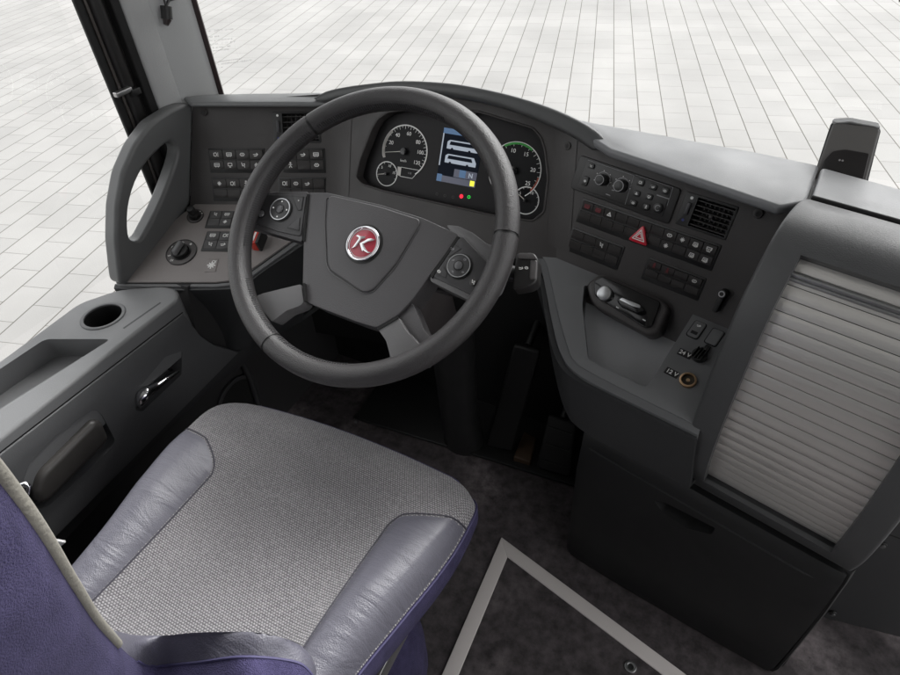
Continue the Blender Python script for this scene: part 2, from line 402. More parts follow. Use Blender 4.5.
def text(name, pl, s, c, size, w, m, parent, rot=0, ext=.0002, bold=False):
    cu = bpy.data.curves.new(name, 'FONT'); cu.body = s; cu.size = size; cu.align_x = 'CENTER'; cu.align_y = 'CENTER'; cu.extrude = ext
    if bold: cu.offset = size*.02
    t = bpy.data.objects.new('tmp', cu); COL.objects.link(t)
    dg = bpy.context.evaluated_depsgraph_get(); dg.update()
    me = bpy.data.meshes.new_from_object(t.evaluated_get(dg)); bpy.data.objects.remove(t, do_unlink=True)
    me.materials.clear(); me.materials.append(m); me.name = name
    o = bpy.data.objects.new(name, me)
    return link(o, parent, pl.mat() @ Matrix.Translation((c[0], c[1], w+ext)) @ Matrix.Rotation(rot, 4, 'Z'))

# ------------------------------------------------------------------ planes of the cockpit
P0 = depthpt(455, 165, 1.24)
FC = Plane(P0, 0, 27)
SL = U(340, 165, FC.P, FC.N); SR = U(562, 165, FC.P, FC.N)
FL = Plane(SL, 20, 27); FR = Plane(SR, -16, 24)
LS = Plane(U(193, 204, FL.P, FL.N), 20, 70)
AR = Plane(U(710, 320, FR.P, FR.N), -16, 70)
def zline(pa, pb, z):            # point of the seam between two planes at height z
    d = pa.N.cross(pb.N).normalized(); P = SL if pb is FC and pa is FL else SR
    return P + d*((z-P.z)/d.z)
HR = math.radians(-16)
RR = Vector((math.cos(HR), math.sin(HR), 0)); RF = Vector((-math.sin(HR), math.cos(HR), 0)); ZZ = Vector((0, 0, 1))
def K(r, f, z): return RR*r + RF*f + ZZ*z
MK = Matrix.Rotation(HR, 4, 'Z')           # cabinet frame: x = across, y = away, z = up

# ================================================================== SETTING
g = 60
o = mesh('paving', [(-g, -g, -.8), (g, -g, -.8), (g, g*3, -.8), (-g, g*3, -.8)], [[0, 1, 2, 3]], PAVE); tag(o, kind='structure')
fo = [(-1.20, -1.6), (1.0, -1.6), (1.0, .60), (.62, .862), (.25, .93), (.25, 1.18), (-1.20, 1.18)]
o = prism('floor', None, fo, -.06, 0, SLATE); tag(o, kind='structure')

# ================================================================== DASHBOARD
dash = thing('dashboard', 'wide dark grey wraparound dashboard with switch rows and round gauges behind the steering wheel', 'dashboard', (-.5, 1.1, 0))
ZT, ZB = .838, .60
def fpoly(pl, pw): return [pl.loc(p)[:2] for p in pw]
def onz(pl, x, y, z):           # pixel column -> point of plane at height z (keeps the heading of the pixel)
    q = U(x, y, pl.P, pl.N); return q + pl.V*((z-q.z)/pl.V.z)
fl_poly = [onz(FL, 193, 104, .822), onz(FL, 190, 206, .622), zline(FL, FC, .55), zline(FL, FC, ZT)]
fc_poly = [zline(FL, FC, ZT), zline(FL, FC, .60), zline(FR, FC, .60), zline(FR, FC, ZT)]
fr_poly = [zline(FR, FC, ZT), zline(FR, FC, .605), onz(FR, 745, 330, .605), onz(FR, 792, 204, .832)]
fasL = prism('fascia_panel', FL, fpoly(FL, fl_poly), -.10, 0, DARK, dash)
fasC = prism('fascia_panel', FC, fpoly(FC, fc_poly), -.10, 0, DARK, dash)
fasR = prism('fascia_panel', FR, fpoly(FR, fr_poly), -.10, 0, DARK, dash)

# --- instrument cluster
WCL = -.026
clp = [(356,177),(360,160),(372,129),(378,119),(388,112),(430,106),(480,112),(533,128),(541,137),(545,150),(548,178),(544,212),(533,221),(496,216),(438,203),(384,191),(362,184)]
cuv = rnd(FC.pts(clp), .006, 4)
ccut = prism('cutter', FC, cuv, WCL-.006, .05, DARK); ccut2 = ccut.copy(); ccut2.data = ccut.data.copy(); COL.objects.link(ccut2)
cut(fasC, [ccut])
c0 = (sum(p[0] for p in cuv)/len(cuv), sum(p[1] for p in cuv)/len(cuv))
lin = [(c0[0]+(p[0]-c0[0])*.992, c0[1]+(p[1]-c0[1])*.985) for p in cuv]
clus = prism('instrument_cluster', FC, lin, WCL-.005, WCL, mat('cluster face', (.011, .010, .011), .5, spec=.3), dash)
# bezel lip round the opening
tube('bezel', [FC.w(u, v, .0005) for u, v in cuv], .0022, DARK, dash, closed=True, n=8)
def arcpts(c, r, a0, a1, n=24): return [(c[0]+r*math.cos(a0+(a1-a0)*i/n), c[1]+r*math.sin(a0+(a1-a0)*i/n)) for i in range(n+1)]
def pline(pts): return [(pts[i], pts[i+1]) for i in range(len(pts)-1)]
D = math.radians
def dial(cx, cy, rpx, rmm, a0, a1, nums, vals_a, parent, lw=.0011, needle=None, txt=.0075, tick=True, face=True, ticks=28, span=None):
    c = FC.uv(cx, cy, WCL)
    r = rmm
    d = cyl('dial_face', FC, c, r, WCL+.0002, WCL+.0008, mat('dial black', (.006, .006, .007), .5, spec=.25), parent)
    strokes('dial_rim', FC, pline(arcpts(c, r, a0, a1, 60)), lw*1.9, WCL+.001, WHITE, d)
    if tick:
        s0, s1 = span or (a0, a1)
        sg = []
        for i in range(ticks+1):
            a = s0+(s1-s0)*i/ticks; L_ = .11 if i % 2 == 0 else .06
            sg.append(((c[0]+r*.97*math.cos(a), c[1]+r*.97*math.sin(a)), (c[0]+r*(.97-L_)*math.cos(a), c[1]+r*(.97-L_)*math.sin(a))))
        strokes('tick_marks', FC, sg, .0007, WCL+.001, WHITE, d)
    for s, a in zip(nums, vals_a):
        a = D(a); text('dial_number', FC, s, (c[0]+r*.70*math.cos(a), c[1]+r*.70*math.sin(a)), txt*1.3, WCL+.001, WHITE, d)
    if needle is not None:
        a = D(needle); dx, dy = math.cos(a), math.sin(a)
        nd = prism('needle', FC, [(c[0]-dy*.0008-dx*r*.1, c[1]+dx*.0008-dy*r*.1), (c[0]+dy*.0008-dx*r*.1, c[1]-dx*.0008-dy*r*.1), (c[0]+dx*r*.84+dy*.0004, c[1]+dy*r*.84-dx*.0004), (c[0]+dx*r*.84-dy*.0004, c[1]+dy*r*.84+dx*.0004)], WCL+.004, WCL+.005, ORANGE, d)
        cyl('needle_hub', FC, c, r*.14, WCL+.003, WCL+.008, GLOSS, nd, .0008)
    return d, c
rs = .0535
d1, c1 = dial(404.8, 151.5, 27, rs, D(-52), D(198), ['20','40','60','80','100','120'], [162-3, 125, 82, 38, 5, -30], clus, .0014, 190, .0085, span=(D(-30), D(190)))
strokes('dial_band', FC, pline(arcpts(c1, rs*.955, D(135), D(200), 24)), rs*.11, WCL+.0012, mat('pale band', (.6, .58, .55), .5), d1)
text('unit_text', FC, 'km/h', (c1[0], c1[1]-rs*.36), .0075, WCL+.001, WHITE, d1)
strokes('odometer_outline', FC, pline([(c1[0]-rs*.05, c1[1]-rs*.62), (c1[0]+rs*.78, c1[1]-rs*.62), (c1[0]+rs*.5, c1[1]-rs*.98), (c1[0]-rs*.05, c1[1]-rs*.98)]), .001, WCL+.0012, WHITE, d1)
prism('odometer_window', FC, [(c1[0]-rs*.22, c1[1]-rs*.62), (c1[0]-rs*.05, c1[1]-rs*.62), (c1[0]-rs*.05, c1[1]-rs*.98), (c1[0]-rs*.18, c1[1]-rs*.95)], WCL+.0009, WCL+.0014, mat('pale band', (.6, .58, .55), .5), d1)
text('odometer_text', FC, '118', (c1[0]+rs*.35, c1[1]-rs*.8), .006, WCL+.001, GREYP, d1)
d2, c2 = dial(387, 173.8, 12.7, .0255, 0, 2*PI, ['5','10','15'], [140, 75, 15], clus, .0011, 192, .006, ticks=10, span=(D(200), D(-20)))
d3, c3 = dial(514.6, 170.5, 29, .0545, D(-55), D(235), ['5','10','15','20','25'], [170, 105, 62, 10, -32], clus, .0010, 140, .0085, ticks=24, span=(D(-35), D(200)))
strokes('green_band', FC, pline(arcpts(c3, .0545*.955, D(58), D(122), 16)), .0042, WCL+.0013, GREENP, d3)
strokes('red_band', FC, pline(arcpts(c3, .0545*.955, D(-38), D(-8), 10)), .0030, WCL+.0013, REDBAND, d3)
strokes('dial_band', FC, pline(arcpts(c3, .0545*.95, D(178), D(205), 10)), .0045, WCL+.0013, WHITE, d3)
d4, c4 = dial(526, 200.5, 14.5, .0265, 0, 2*PI, ['5','10'], [140, 60], clus, .0011, 150, .006, ticks=10, span=(D(200), D(-20)))
# screen
scr = [(444.5,127.5),(484,137),(475,188),(436.5,180.5)]
sc = prism('cluster_screen', FC, FC.pts(scr, WCL), WCL+.0002, WCL+.001, SCREEN_D, clus)
q = FC.pts(scr, WCL); O = Vector(q[3]); ex = (Vector(q[2])-O); ey = (Vector(q[0])-O)
def sp(a, b): p = O+ex*a+ey*b; return (p.x, p.y)
prism('screen_bar', FC, [sp(0, 0), sp(1, 0), sp(1, .12), sp(0, .12)], WCL+.0011, WCL+.0013, SCREEN_G, sc)
prism('screen_bar', FC, [sp(.42, .13), sp(1, .13), sp(1, .28), sp(.42, .28)], WCL+.0011, WCL+.0013, SCREEN_G, sc)
prism('screen_icon', FC, [sp(0, 0), sp(.13, 0), sp(.13, .14), sp(0, .14)], WCL+.0013, WCL+.0016, SCREEN_B, sc)
prism('screen_icon', FC, [sp(.56, .14), sp(.72, .14), sp(.72, .28), sp(.56, .28)], WCL+.0013, WCL+.0016, SCREEN_B, sc)
text('screen_text', FC, 'N', sp(.85, .2), .013, WCL+.0016, SCREEN_W, sc, bold=True)
prism('screen_icon', FC, [sp(.86, .02), sp(.97, .02), sp(.97, .12), sp(.86, .12)], WCL+.0013, WCL+.0016, SCREEN_Y, sc)
prism('screen_bar', FC, [sp(.0, .90), sp(.95, .90), sp(.95, 1), sp(0, 1)], WCL+.0011, WCL+.0013, SCREEN_B, sc)
prism('screen_bar', FC, [sp(.0, .3), sp(.03, .3), sp(.03, .9), sp(0, .9)], WCL+.0011, WCL+.0013, SCREEN_W, sc)
for yb in (.37, .63):
    b_ = prism('screen_coach', FC, rnd([sp(.14, yb), sp(.93, yb), sp(.93, yb+.07), sp(.86, yb+.165), sp(.20, yb+.165), sp(.14, yb+.13)], .001, 2), WCL+.0011, WCL+.0014, SCREEN_W, sc)
    prism('coach_windows', FC, [sp(.20, yb+.075), sp(.84, yb+.075), sp(.80, yb+.14), sp(.22, yb+.14)], WCL+.0014, WCL+.0017, SCREEN_D, b_)
    for xa in (.28, .72): cyl('coach_wheel', FC, sp(xa, yb+.0), .0028, WCL+.0014, WCL+.0018, SCREEN_D, b_, n=16)
cr_ = FC.uv(461.5, 196.3, WCL); cyl('warning_lamp', FC, cr_, .0042, WCL+.0005, WCL+.001, LAMPR, clus)
cg = FC.uv(469, 197, WCL); ring('indicator_lamp', FC, cg, .0022, .0033, WCL+.0005, WCL+.001, LAMPG, clus)
for i, xx in enumerate((437, 445, 453)):
    cc = FC.uv(xx, 194+i*1.6, WCL); ring('unlit_lamp', FC, cc, .002, .003, WCL+.0004, WCL+.0008, mat('unlit symbol', (.05, .045, .045), .5), clus, n=16)

# --- cowl over the cluster
COW = Plane(FC.P, 0, 27)
WC = .045
out = [(312,98),(324,91),(342,86.5),(370,82.5),(400,80),(450,82.5),(500,92),(540,103.5),(570,115.5),(592,127.5),(603,137),(608,147)]
inn = [(590,149),(570,136),(545,124),(520,114),(490,104),(450,96),(410,92),(370,93.5),(345,97),(322,102.5)]
ov = smoothcurve([(*COW.uv(x, y, WC), 0) for x, y in out], 4); iv = smoothcurve([(*COW.uv(x, y, WC), 0) for x, y in inn], 4)
# front lip, sweep: outer edge rolls over and runs back to the windscreen
iv2 = iv[::-1]
def resamp(P, n):
    L_ = [0]
    for i in range(1, len(P)): L_.append(L_[-1]+(P[i]-P[i-1]).length)
    o_ = []; j = 0
    for k in range(n):
        t = L_[-1]*k/(n-1)
        while j < len(P)-2 and L_[j+1] < t: j += 1
        o_.append(P[j].lerp(P[j+1], min(1, max(0, (t-L_[j])/max(1e-9, L_[j+1]-L_[j])))))
    return o_
NO = 40
ov, iv2 = resamp(ov, NO), resamp(iv2, NO)
rows = []
for i in range(NO):
    a, b = ov[i], iv2[i]; up = (a-b); L_ = up.length; e = up/L_ if L_ > 1e-6 else Vector((0, 1, 0))
    def W_(p, w): return COW.w(p.x, p.y, w)
    rows.append([W_(b-e*.004, -.09), W_(b, .0), W_(b, WC-.012), W_(b+e*.003, WC-.003), W_(b+e*.008, WC), W_(a-e*.008, WC), W_(a-e*.002, WC-.003), W_(a, WC-.012), W_(a, 0), W_(a-e*.01, -.09)])
cowl = grid('cluster_cowl', rows, mat('cowl grey', (.085, .087, .088), .42, grain=.3, gscale=600, var=.06), dash, closed=True, caps=True, ang=60)

up = [W_(p, 0) for p in iv2]
upo = [COW.uv(x, y, 0) for x, y in ((318,103),(345,97),(370,93.5),(410,92),(450,96),(490,104),(520,114),(545,124),(570,136),(590,149))]
fu = [(p[0], p[1]+.016) for p in upo]
zl = FC.loc(zline(FR, FC, ZT-.01)); zl2 = FC.loc(zline(FL, FC, ZT-.01))
prism('fascia_upper', FC, fu+[(fu[-1][0], zl[1]-.03), (fu[0][0], zl2[1]-.01)], -.08, -.0005, DARK, dash)
cut([o_ for o_ in dash.children if o_.name.startswith('fascia_upper')][0], [ccut2])
# --- top pad to the windscreen
def topz(x, y, z=.836): q = UZ(x, y, z); return (q.x, q.y)
padR = [topz(600,124.5), topz(640,131.5), topz(700,142.5), topz(760,153.5), topz(819,165.5), topz(822,175), topz(800,204), topz(780,208.5), topz(730,191), topz(690,177.5), topz(650,164), topz(610,150.5), (-.34, 1.06), (-.5, 1.075), (-.60, 1.13), (-.24, 1.128)]
padR = [topz(600,124.5), topz(640,131.5), topz(700,142.5), topz(760,153.5), topz(819.5,166), topz(806,202.5), topz(780,208), topz(730,191), topz(690,177.5), topz(650,164), topz(609,150.5), (-.30, 1.085), (-.42, 1.10), (-.42, 1.135)]
prism('dash_top_pad', None, padR, .822, .838, TOPG, dash, .006, 4)
prism('dash_top_pad', None, [topz(183,97.5,.83), topz(205,95,.83), topz(250,94,.83), topz(300,93.5,.83), topz(318,93,.83), (-.50, 1.13), (-.50, 1.09), (-.80, 1.06), topz(312,103.5,.83), topz(190,103.5,.83)], .821, .832, mat('left top grey', (.18,.185,.187), .42, grain=.3, gscale=600, var=.06), dash, .006, 4)
# far right top (passenger side), behind the cabinet
padP = [topz(822,166.5), topz(903,189), topz(980,214), topz(990,262), topz(902,238.5), topz(870,228), topz(843,219), topz(809.5,205), topz(811,197)]
prism('dash_side_pad', None, padP, .76, .836, TOPG, dash, .006, 4)
# small recess with dark flap in it
prism('dash_recess', None, rnd([topz(866,221,.838), topz(874,219,.838), topz(915,231,.838), topz(915,241,.838), topz(866,226.5,.838)], .004), .835, .8385, BLACK, dash, .001)
# lower body behind everything
mesh('dash_body', [(-1.15, .99, .15), (-.2, 1.16, .15), (.25, 1.06, .0), (-1.15, 1.17, .15), (.25, 1.17, 0), (-1.15, .99, .6), (-.2, 1.17, .6)], [[0, 1, 6, 5]], BLACK, dash, solid=.02)

prism('footwell_bulkhead', None, [(-1.16, 1.10), (1.0, 1.02), (1.0, 1.06), (-1.16, 1.15)], -.02, .72, BLACK, dash)
prism('pad_underlay', None, [topz(812,168,.81), topz(832,170,.81), topz(826,206,.81), topz(795,204,.81)], .77, .81, BLACK, dash)
# soft blends where the three fascia faces meet
def blend(pa, pb, za, zb, da, db):
    rows = []
    for z in (za, (za+zb)/2, zb):
        p = zline(pa, pb, z); A = p - pa.R*da + pa.N*.0012; B = p + pb.R*db + pb.N*.0012; C_ = p + (pa.N+pb.N)*.0007
        rows.append([A*(1-t)**2 + C_*2*t*(1-t) + B*t*t for t in [i/14 for i in range(15)]])
    grid('fascia_blend', rows, DARK, dash, ang=80)
blend(FL, FC, .61, .825, .030, .026); blend(FC, FR, .635, .832, .020, .030)
# --- switch banks
def icon_segs(k):
    A = {
     'lamp': [((-.8,-.5),(-.8,.5)),((-.8,.5),(0,.7)),((0,.7),(.4,0)),((.4,0),(0,-.7)),((0,-.7),(-.8,-.5)),((.6,.5),(1,.6)),((.6,0),(1,0)),((.6,-.5),(1,-.6))],
     'bus': [((-1,-.5),(1,-.5)),((1,-.5),(1,.6)),((1,.6),(-1,.6)),((-1,.6),(-1,-.5)),((-.7,0),(.7,0)),((-.5,-.8),(-.5,-.5)),((.5,-.8),(.5,-.5))],
     'fan': [((-.8,0),(.8,0)),((0,-.8),(0,.8)),((-.5,-.5),(.5,.5)),((-.5,.5),(.5,-.5))],
     'win': [((-.9,-.6),(.9,-.6)),((.9,-.6),(.7,.6)),((.7,.6),(-.7,.6)),((-.7,.6),(-.9,-.6)),((-.3,-.9),(-.3,.2)),((.1,-.9),(.1,.2)),((.5,-.9),(.5,.2))],
     'seat': [((-.6,.9),(-.3,-.3)),((-.3,-.3),(.5,-.3)),((.5,-.3),(.6,-.9)),((0,.3),(.6,.5)),((.6,.5),(.6,0))],
     'person': [((0,.4),(0,-.2)),((0,-.2),(-.5,-.9)),((0,-.2),(.5,-.9)),((-.6,.2),(.6,.2)),((-.2,.7),(.2,.7)),((.2,.7),(.2,1)),((.2,1),(-.2,1)),((-.2,1),(-.2,.7))],
     'screen': [((-.8,-.3),(.8,-.3)),((.8,-.3),(.8,.7)),((.8,.7),(-.8,.7)),((-.8,.7),(-.8,-.3)),((-.3,-.8),(.3,-.8)),((0,-.8),(0,-.3))],
     'oval': [(( -.9,0),(-.5,.5)),((-.5,.5),(.5,.5)),((.5,.5),(.9,0)),((.9,0),(.5,-.5)),((.5,-.5),(-.5,-.5)),((-.5,-.5),(-.9,0)),((-.2,0),(.2,0))],
     'arrow': [((-.9,0),(.9,0)),((.9,0),(.4,.5)),((.9,0),(.4,-.5)),((-.6,-.6),(.2,-.6))],
     'tri': [((-.8,-.6),(.8,-.6)),((.8,-.6),(0,.8)),((0,.8),(-.8,-.6)),((0,-.3),(0,.3))],
     'rear': [((-.9,.6),(.9,.6)),((.9,.6),(.9,-.2)),((-.9,.6),(-.9,-.2)),((-.6,-.6),(-.6,.2)),((0,-.6),(0,.2)),((.6,-.6),(.6,.2)),((-.6,-.9),(.6,-.9))]}
    return A[k]
def icon(name, pl, c, s, w, k, m, parent, rot=0):
    ks, sn = math.cos(rot), math.sin(rot)
    sg = [tuple((c[0]+(x*ks-y*sn)*s, c[1]+(x*sn+y*ks)*s) for x, y in e) for e in icon_segs(k)]
    return strokes(name, pl, sg, s*.26, w, m, parent, .0003)
def bank(pl, tl, tr, bl, cols, rows, icons, parent=dash, w=.004, base=SWITCH, names='switch_bank', split=True, lit=None, clipside=1):
    A = Vector(pl.uv(*tl, w)); B = Vector(pl.uv(*tr, w)); C_ = Vector(pl.uv(*bl, w))
    wid = B.x-A.x; hei = A.y-C_.y
    x0, y1 = A.x, A.y; x1 = x0+wid; y0 = y1-hei
    fr = prism(names, pl, rnd([(x0-.004, y0-.005), (x1+.004, y0-.005), (x1+.004, y1+.003), (x0-.004, y1+.003)], .002, 3), -.002, .0012, mat('bank frame', (.009, .009, .009), .4), parent, .0006, 2)
    cw = wid/cols; rh = hei/rows
    for r in range(rows):
        for c in range(cols):
            xa, xb = x0+c*cw+.0003, x0+(c+1)*cw-.0003
            ya, yb = y1-(r+1)*rh+.0013, y1-r*rh-.0003
            M = pl.mat()
            hw = w if r % 2 == 0 else w-.001
            # rocker face: top edge stands proud, bottom edge dips
            v = [(xa, ya, 0), (xb, ya, 0), (xb, yb, 0), (xa, yb, 0), (xa+.0003, ya+.0005, hw-.002), (xb-.0003, ya+.0005, hw-.002), (xb-.0003, yb-.0008, hw+.0015), (xa+.0003, yb-.0008, hw+.0015),
                 (xa+.0003, (ya+yb)/2, hw), (xb-.0003, (ya+yb)/2, hw)]
            f = [[0, 3, 2, 1], [0, 1, 5, 4], [2, 3, 7, 6], [4, 5, 9, 8], [8, 9, 6, 7], [0, 4, 8, 7, 3], [1, 2, 6, 9, 5]]
            s_ = mesh('switch', v, f, base, fr, M, .0003, 1)
            k = icons[r][c] if icons and r < len(icons) and c < len(icons[r]) else None
            if k:
                mm = WHITE
                if k[0] == '*': k = k[1:]; mm = REDP
                icon('switch_symbol', pl, ((xa+xb)/2, (ya+yb)/2), min(cw, rh)*.25, hw+.0011, k, mm, s_)
    return fr
bank(FL, (209,149.5), (262,149.5), (211,170.5), 4, 2, [['lamp','bus','oval','arrow'],['bus','screen','seat','fan']])
bank(FL, (212.5,178.5), (266,178.5), (215,199), 4, 2, [['fan','lamp','person','seat'],[None]*4])
bank(FL, (283,149.5), (322.5,149.5), (284,170.5), 3, 2, [['seat','arrow','bus'],['person',None,'oval']])
bank(FL, (279,178.5), (324,178.5), (280,199), 4, 2, [['lamp','oval','arrow',None],[None]*4])
bank(LS, (211,211), (246,211), (211,225.5), 3, 2, [['seat','bus','arrow'],[None,'fan',None]], base=mat('grey switch', (.05,.048,.048), .4))
bank(LS, (208,231.5), (246,231.5), (206,248.5), 3, 2, [['bus','lamp','fan'],['seat','arrow','bus']], base=mat('grey switch', (.05,.048,.048), .4))
bank(FR, (583.5,200), (717.5,248.5), (577.5,219.5), 11, 2, [['*bus','*bus','tri',None,None,None,None,'oval','fan','win','rear'],[None,None,None,None,None,None,None,'fan',None,'win','win']])
bank(FR, (573,229), (622,247.5), (567,248), 4, 2, [[None,None,'seat',None],[None]*4])
bank(FR, (649.5,259), (703.5,279), (643.5,277), 4, 2, [['*person','*person',None,'oval'],[None]*4])
# hazard switch
hc = FR.uv(640.5, 235, .005)
hz = prism('hazard_switch', FR, rnd([(hc[0]-.0185, hc[1]-.0145), (hc[0]+.0185, hc[1]-.0145), (hc[0], hc[1]+.0185)], .005, 4), .002, .0085, REDB, dash, .0012); tag(hz, 'red triangular hazard switch with white triangle')
for s_, t_ in ((.60, .0010), (.33, .0008)):
    tr = [(hc[0]-.0185*s_, hc[1]-.0028-.0115*s_+.001), (hc[0]+.0185*s_, hc[1]-.0028-.0115*s_+.001), (hc[0], hc[1]-.0018+.0175*s_)]
    strokes('warning_triangle', FR, [(tr[0], tr[1]), (tr[1], tr[2]), (tr[2], tr[0])], t_*1.6, .0085, WHITE, hz)

# --- radio
rp = rnd(FR.pts([(581,155),(682,189),(669,224.5),(571,188)]), .007)
radio = prism('radio', FR, rp, -.005, .0035, mat('radio body', (.014, .013, .013), .38), dash, .0012)
ri = rnd(FR.pts([(587.5,160),(672.5,187.5),(662,217.5),(577,187.5)], .004), .004)
prism('radio_face', FR, ri, .0035, .0048, mat('radio face', (.020, .019, .019), .35), radio, .0006)
strokes('radio_trim_line', FR, pline([*(FR.pts([(588,160),(634,175.5),(625,204.5)], .005))]), .0007, .0048, GREYP, radio)
strokes('radio_trim_line', FR, pline([*(FR.pts([(635.5,175),(673,187.5),(667,206)], .005))]), .0007, .0048, GREYP, radio)
for (x, y, r) in ((602, 180, .0105), (621, 186, .0115)):
    c = FR.uv(x, y, .008)
    ring('knob_scale', FR, c, .0135, .0147, .0048, .0052, GREYP, radio, a0=D(-30), a1=D(200))
    kb = cyl('radio_knob', FR, c, r, .0045, .019, mat('knob rubber', (.022, .022, .022), .35), radio, .0015, taper=.12)
    ring('knob_rim', FR, c, r*.72, r*.84, .019, .0195, GREYP, kb)
    for a in (0, 50, 100, 150, 195): cyl('scale_dot', FR, (c[0]+.0165*math.cos(D(a)), c[1]+.0165*math.sin(D(a))), .0009, .0048, .0053, WHITE, radio, n=10)
for (x, y, w_, h_, k) in ((591,166,.0125,.009,'seat'), (585,181,.0115,.017,'fan'), (640.5,182.5,.0135,.0115,'lamp'), (653,187,.0135,.010,'arrow'), (665,191,.0125,.011,'oval'), (636.5,193.5,.0125,.010,'tri'), (649,197,.0125,.010,'screen'), (633,203,.0135,.010,'oval'), (646,207,.012,.011,'person')):
    c = FR.uv(x, y, .007); b_ = prism('radio_button', FR, rnd(rect(c, w_, h_), .003, 3), .0045, .0072, mat('radio button', (.012, .012, .012), .3), radio, .0008)
    icon('button_symbol', FR, c, min(w_, h_)*.27, .0072, k, WHITE, b_)
c = FR.uv(658, 208, .007); kb = cyl('radio_button', FR, c, .0085, .0045, .0085, mat('radio button', (.012, .012, .012), .3), radio, .001)
ring('button_symbol', FR, c, .004, .0052, .0085, .0088, GREYP, kb, a0=D(40), a1=D(320))
strokes('radio_marks', FR, [(FR.uv(606,194,.005), FR.uv(610,195.5,.005)), (FR.uv(657,195,.005), FR.uv(669,199,.005)), (FR.uv(612,190,.005), FR.uv(614,190.5,.005))], .0016, .0048, GREYP, radio)
# --- air vents
def vent(pl, quad, nx=8, ny=6, dot=None):
    q = [Vector(p) for p in pl.pts(quad)]
    c = sum(q, Vector((0, 0)))/4; w_ = (q[1]-q[0]).length; h_ = (q[3]-q[0]).length
    x0, x1, y0, y1 = c.x-w_/2, c.x+w_/2, c.y-h_/2, c.y+h_/2
    host = fasL if pl is FL else fasR
    cut(host, [prism('cutter', pl, [(x0-.0035, y0-.0035), (x1+.0035, y0-.0035), (x1+.0035, y1+.0035), (x0-.0035, y1+.0035)], -.04, .02, BLACK)])
    v = prism('air_vent', pl, rnd([(x0-.004, y0-.004), (x1+.004, y0-.004), (x1+.004, y1+.004), (x0-.004, y1+.004)], .003), -.03, .0012, BLACK, dash, .0008)
    cut(v, [prism('cutter', pl, [(x0+.018, y0), (x1, y0), (x1, y1), (x0+.018, y1)], -.022, .01, BLACK)])
    for j in range(ny):
        y = y0+(y1-y0)*(j+.5)/ny
        mesh('vent_slat', [(x0+.018, y-.0014, -.002), (x1, y-.0014, -.002), (x1, y+.0004, -.012), (x0+.018, y+.0004, -.012), (x0+.018, y-.0002, -.002), (x1, y-.0002, -.002), (x1, y+.0016, -.012), (x0+.018, y+.0016, -.012)],
             [[0,1,2,3],[7,6,5,4],[0,4,5,1],[2,6,7,3],[0,3,7,4],[1,5,6,2]], SWITCH, v, pl.mat())
    for i in range(nx):
        x = x0+.018+(x1-x0-.018)*(i+.5)/nx
        mesh('vent_fin', [(x-.0005, y0, -.013), (x+.0005, y0, -.013), (x+.0005, y1, -.013), (x-.0005, y1, -.013), (x-.0005, y0, -.02), (x+.0005, y0, -.02), (x+.0005, y1, -.02), (x-.0005, y1, -.02)],
             [[0,1,2,3],[7,6,5,4],[0,4,5,1],[2,6,7,3],[0,3,7,4],[1,5,6,2]], SWITCH, v, pl.mat())
    prism('vent_wheel', pl, rect((x0+.008, (y0+y1)/2+.002), .006, (y1-y0)*.42), .0, .0045, mat('wheel grey', (.05,.05,.055), .35), v, .001)
    cyl('vent_mark', pl, (x0+.008, y1-.004), .0026, .0012, .0018, WHITE, v, n=16)
    cyl('vent_mark', pl, (x0+.007, y0+.006), .0022, .0012, .0018, mat('blue mark', (.03,.04,.25), .4), v, n=16)
    prism('vent_tab', pl, rect(((x0+x1)/2+.008, (y0+y1)/2), .006, .006), -.004, .003, SWITCH, v, .001)
    return v
vent(FR, [(687,193.5),(734,209),(726.5,238),(679,222)])
vent(FL, [(274,113.5),(318,113.5),(318,141),(277,141)], 8, 5)
# round fascia buttons
for pl, x, y in ((FL, 204.5, 112.5), (FR, 568, 146), (FR, 758.5, 213.5)):
    c = pl.uv(x, y); b_ = cyl('fascia_stud', pl, c, .0075, 0, .0042, DARK, dash, .0012); cyl('stud_centre', pl, c, .0045, .0035, .0042, BLACK, b_)
# hook toggle at the right end
c = FR.uv(723, 293.5, .01)
hk = cyl('hook_toggle', FR, c, .0075, 0, .018, BLACK, dash, .0015); ring('toggle_ring', FR, c, .0035, .0052, .018, .0188, STEEL, hk)
prism('toggle_lever', FR, rnd([(c[0]-.006, c[1]+.004), (c[0]+.006, c[1]+.004), (c[0]+.0035, c[1]-.034), (c[0]-.005, c[1]-.034)], .003), .002, .013, BLACK, hk, .002)

# --- left shelf (taupe plate with knobs)
shp = LS.pts([(195,204),(322,204.5),(312,223),(300,234.5),(264,260),(243,275),(234,280),(215,282),(150,282),(119,281.5),(121,262)])
# keep the far edge tucked under the fascia
ls = prism('shelf_plate', LS, shp, -.012, 0, TAUPE, dash, .001)
def expand(pl, px, d, w=0):
    P = pl.pts(px, w); return P
lip = LS.pts([(115,262),(116,285),(150,286.5),(216,286.5),(238,284),(250,277),(305,238),(318,224),(322,204.5),(195,204)], -.003)
prism('shelf_lip', LS, rnd(lip, .006, 3), -.022, -.0035, GREY, dash, .006, 4)
strokes('panel_gap', LS, pline(LS.pts([(119,282.3),(150,282.8),(215,282.6),(235,280.6),(245,275),(300,235.6)], 0)), .0022, -.0034, SEAM, dash)
skT = [(115,284),(150,286),(216,286),(240,283),(262,268),(305,239),(322,222)]
skB = [(121,292),(160,300),(197,330),(218,342),(233,350),(263,338),(300,318)]
rT = [U(x, y, LS.P-LS.N*.008, LS.N) for x, y in skT]
rB = [UZ(x, y, z) for (x, y), z in zip(skB, (.47,.44,.36,.34,.33,.33,.35))]
rows = []
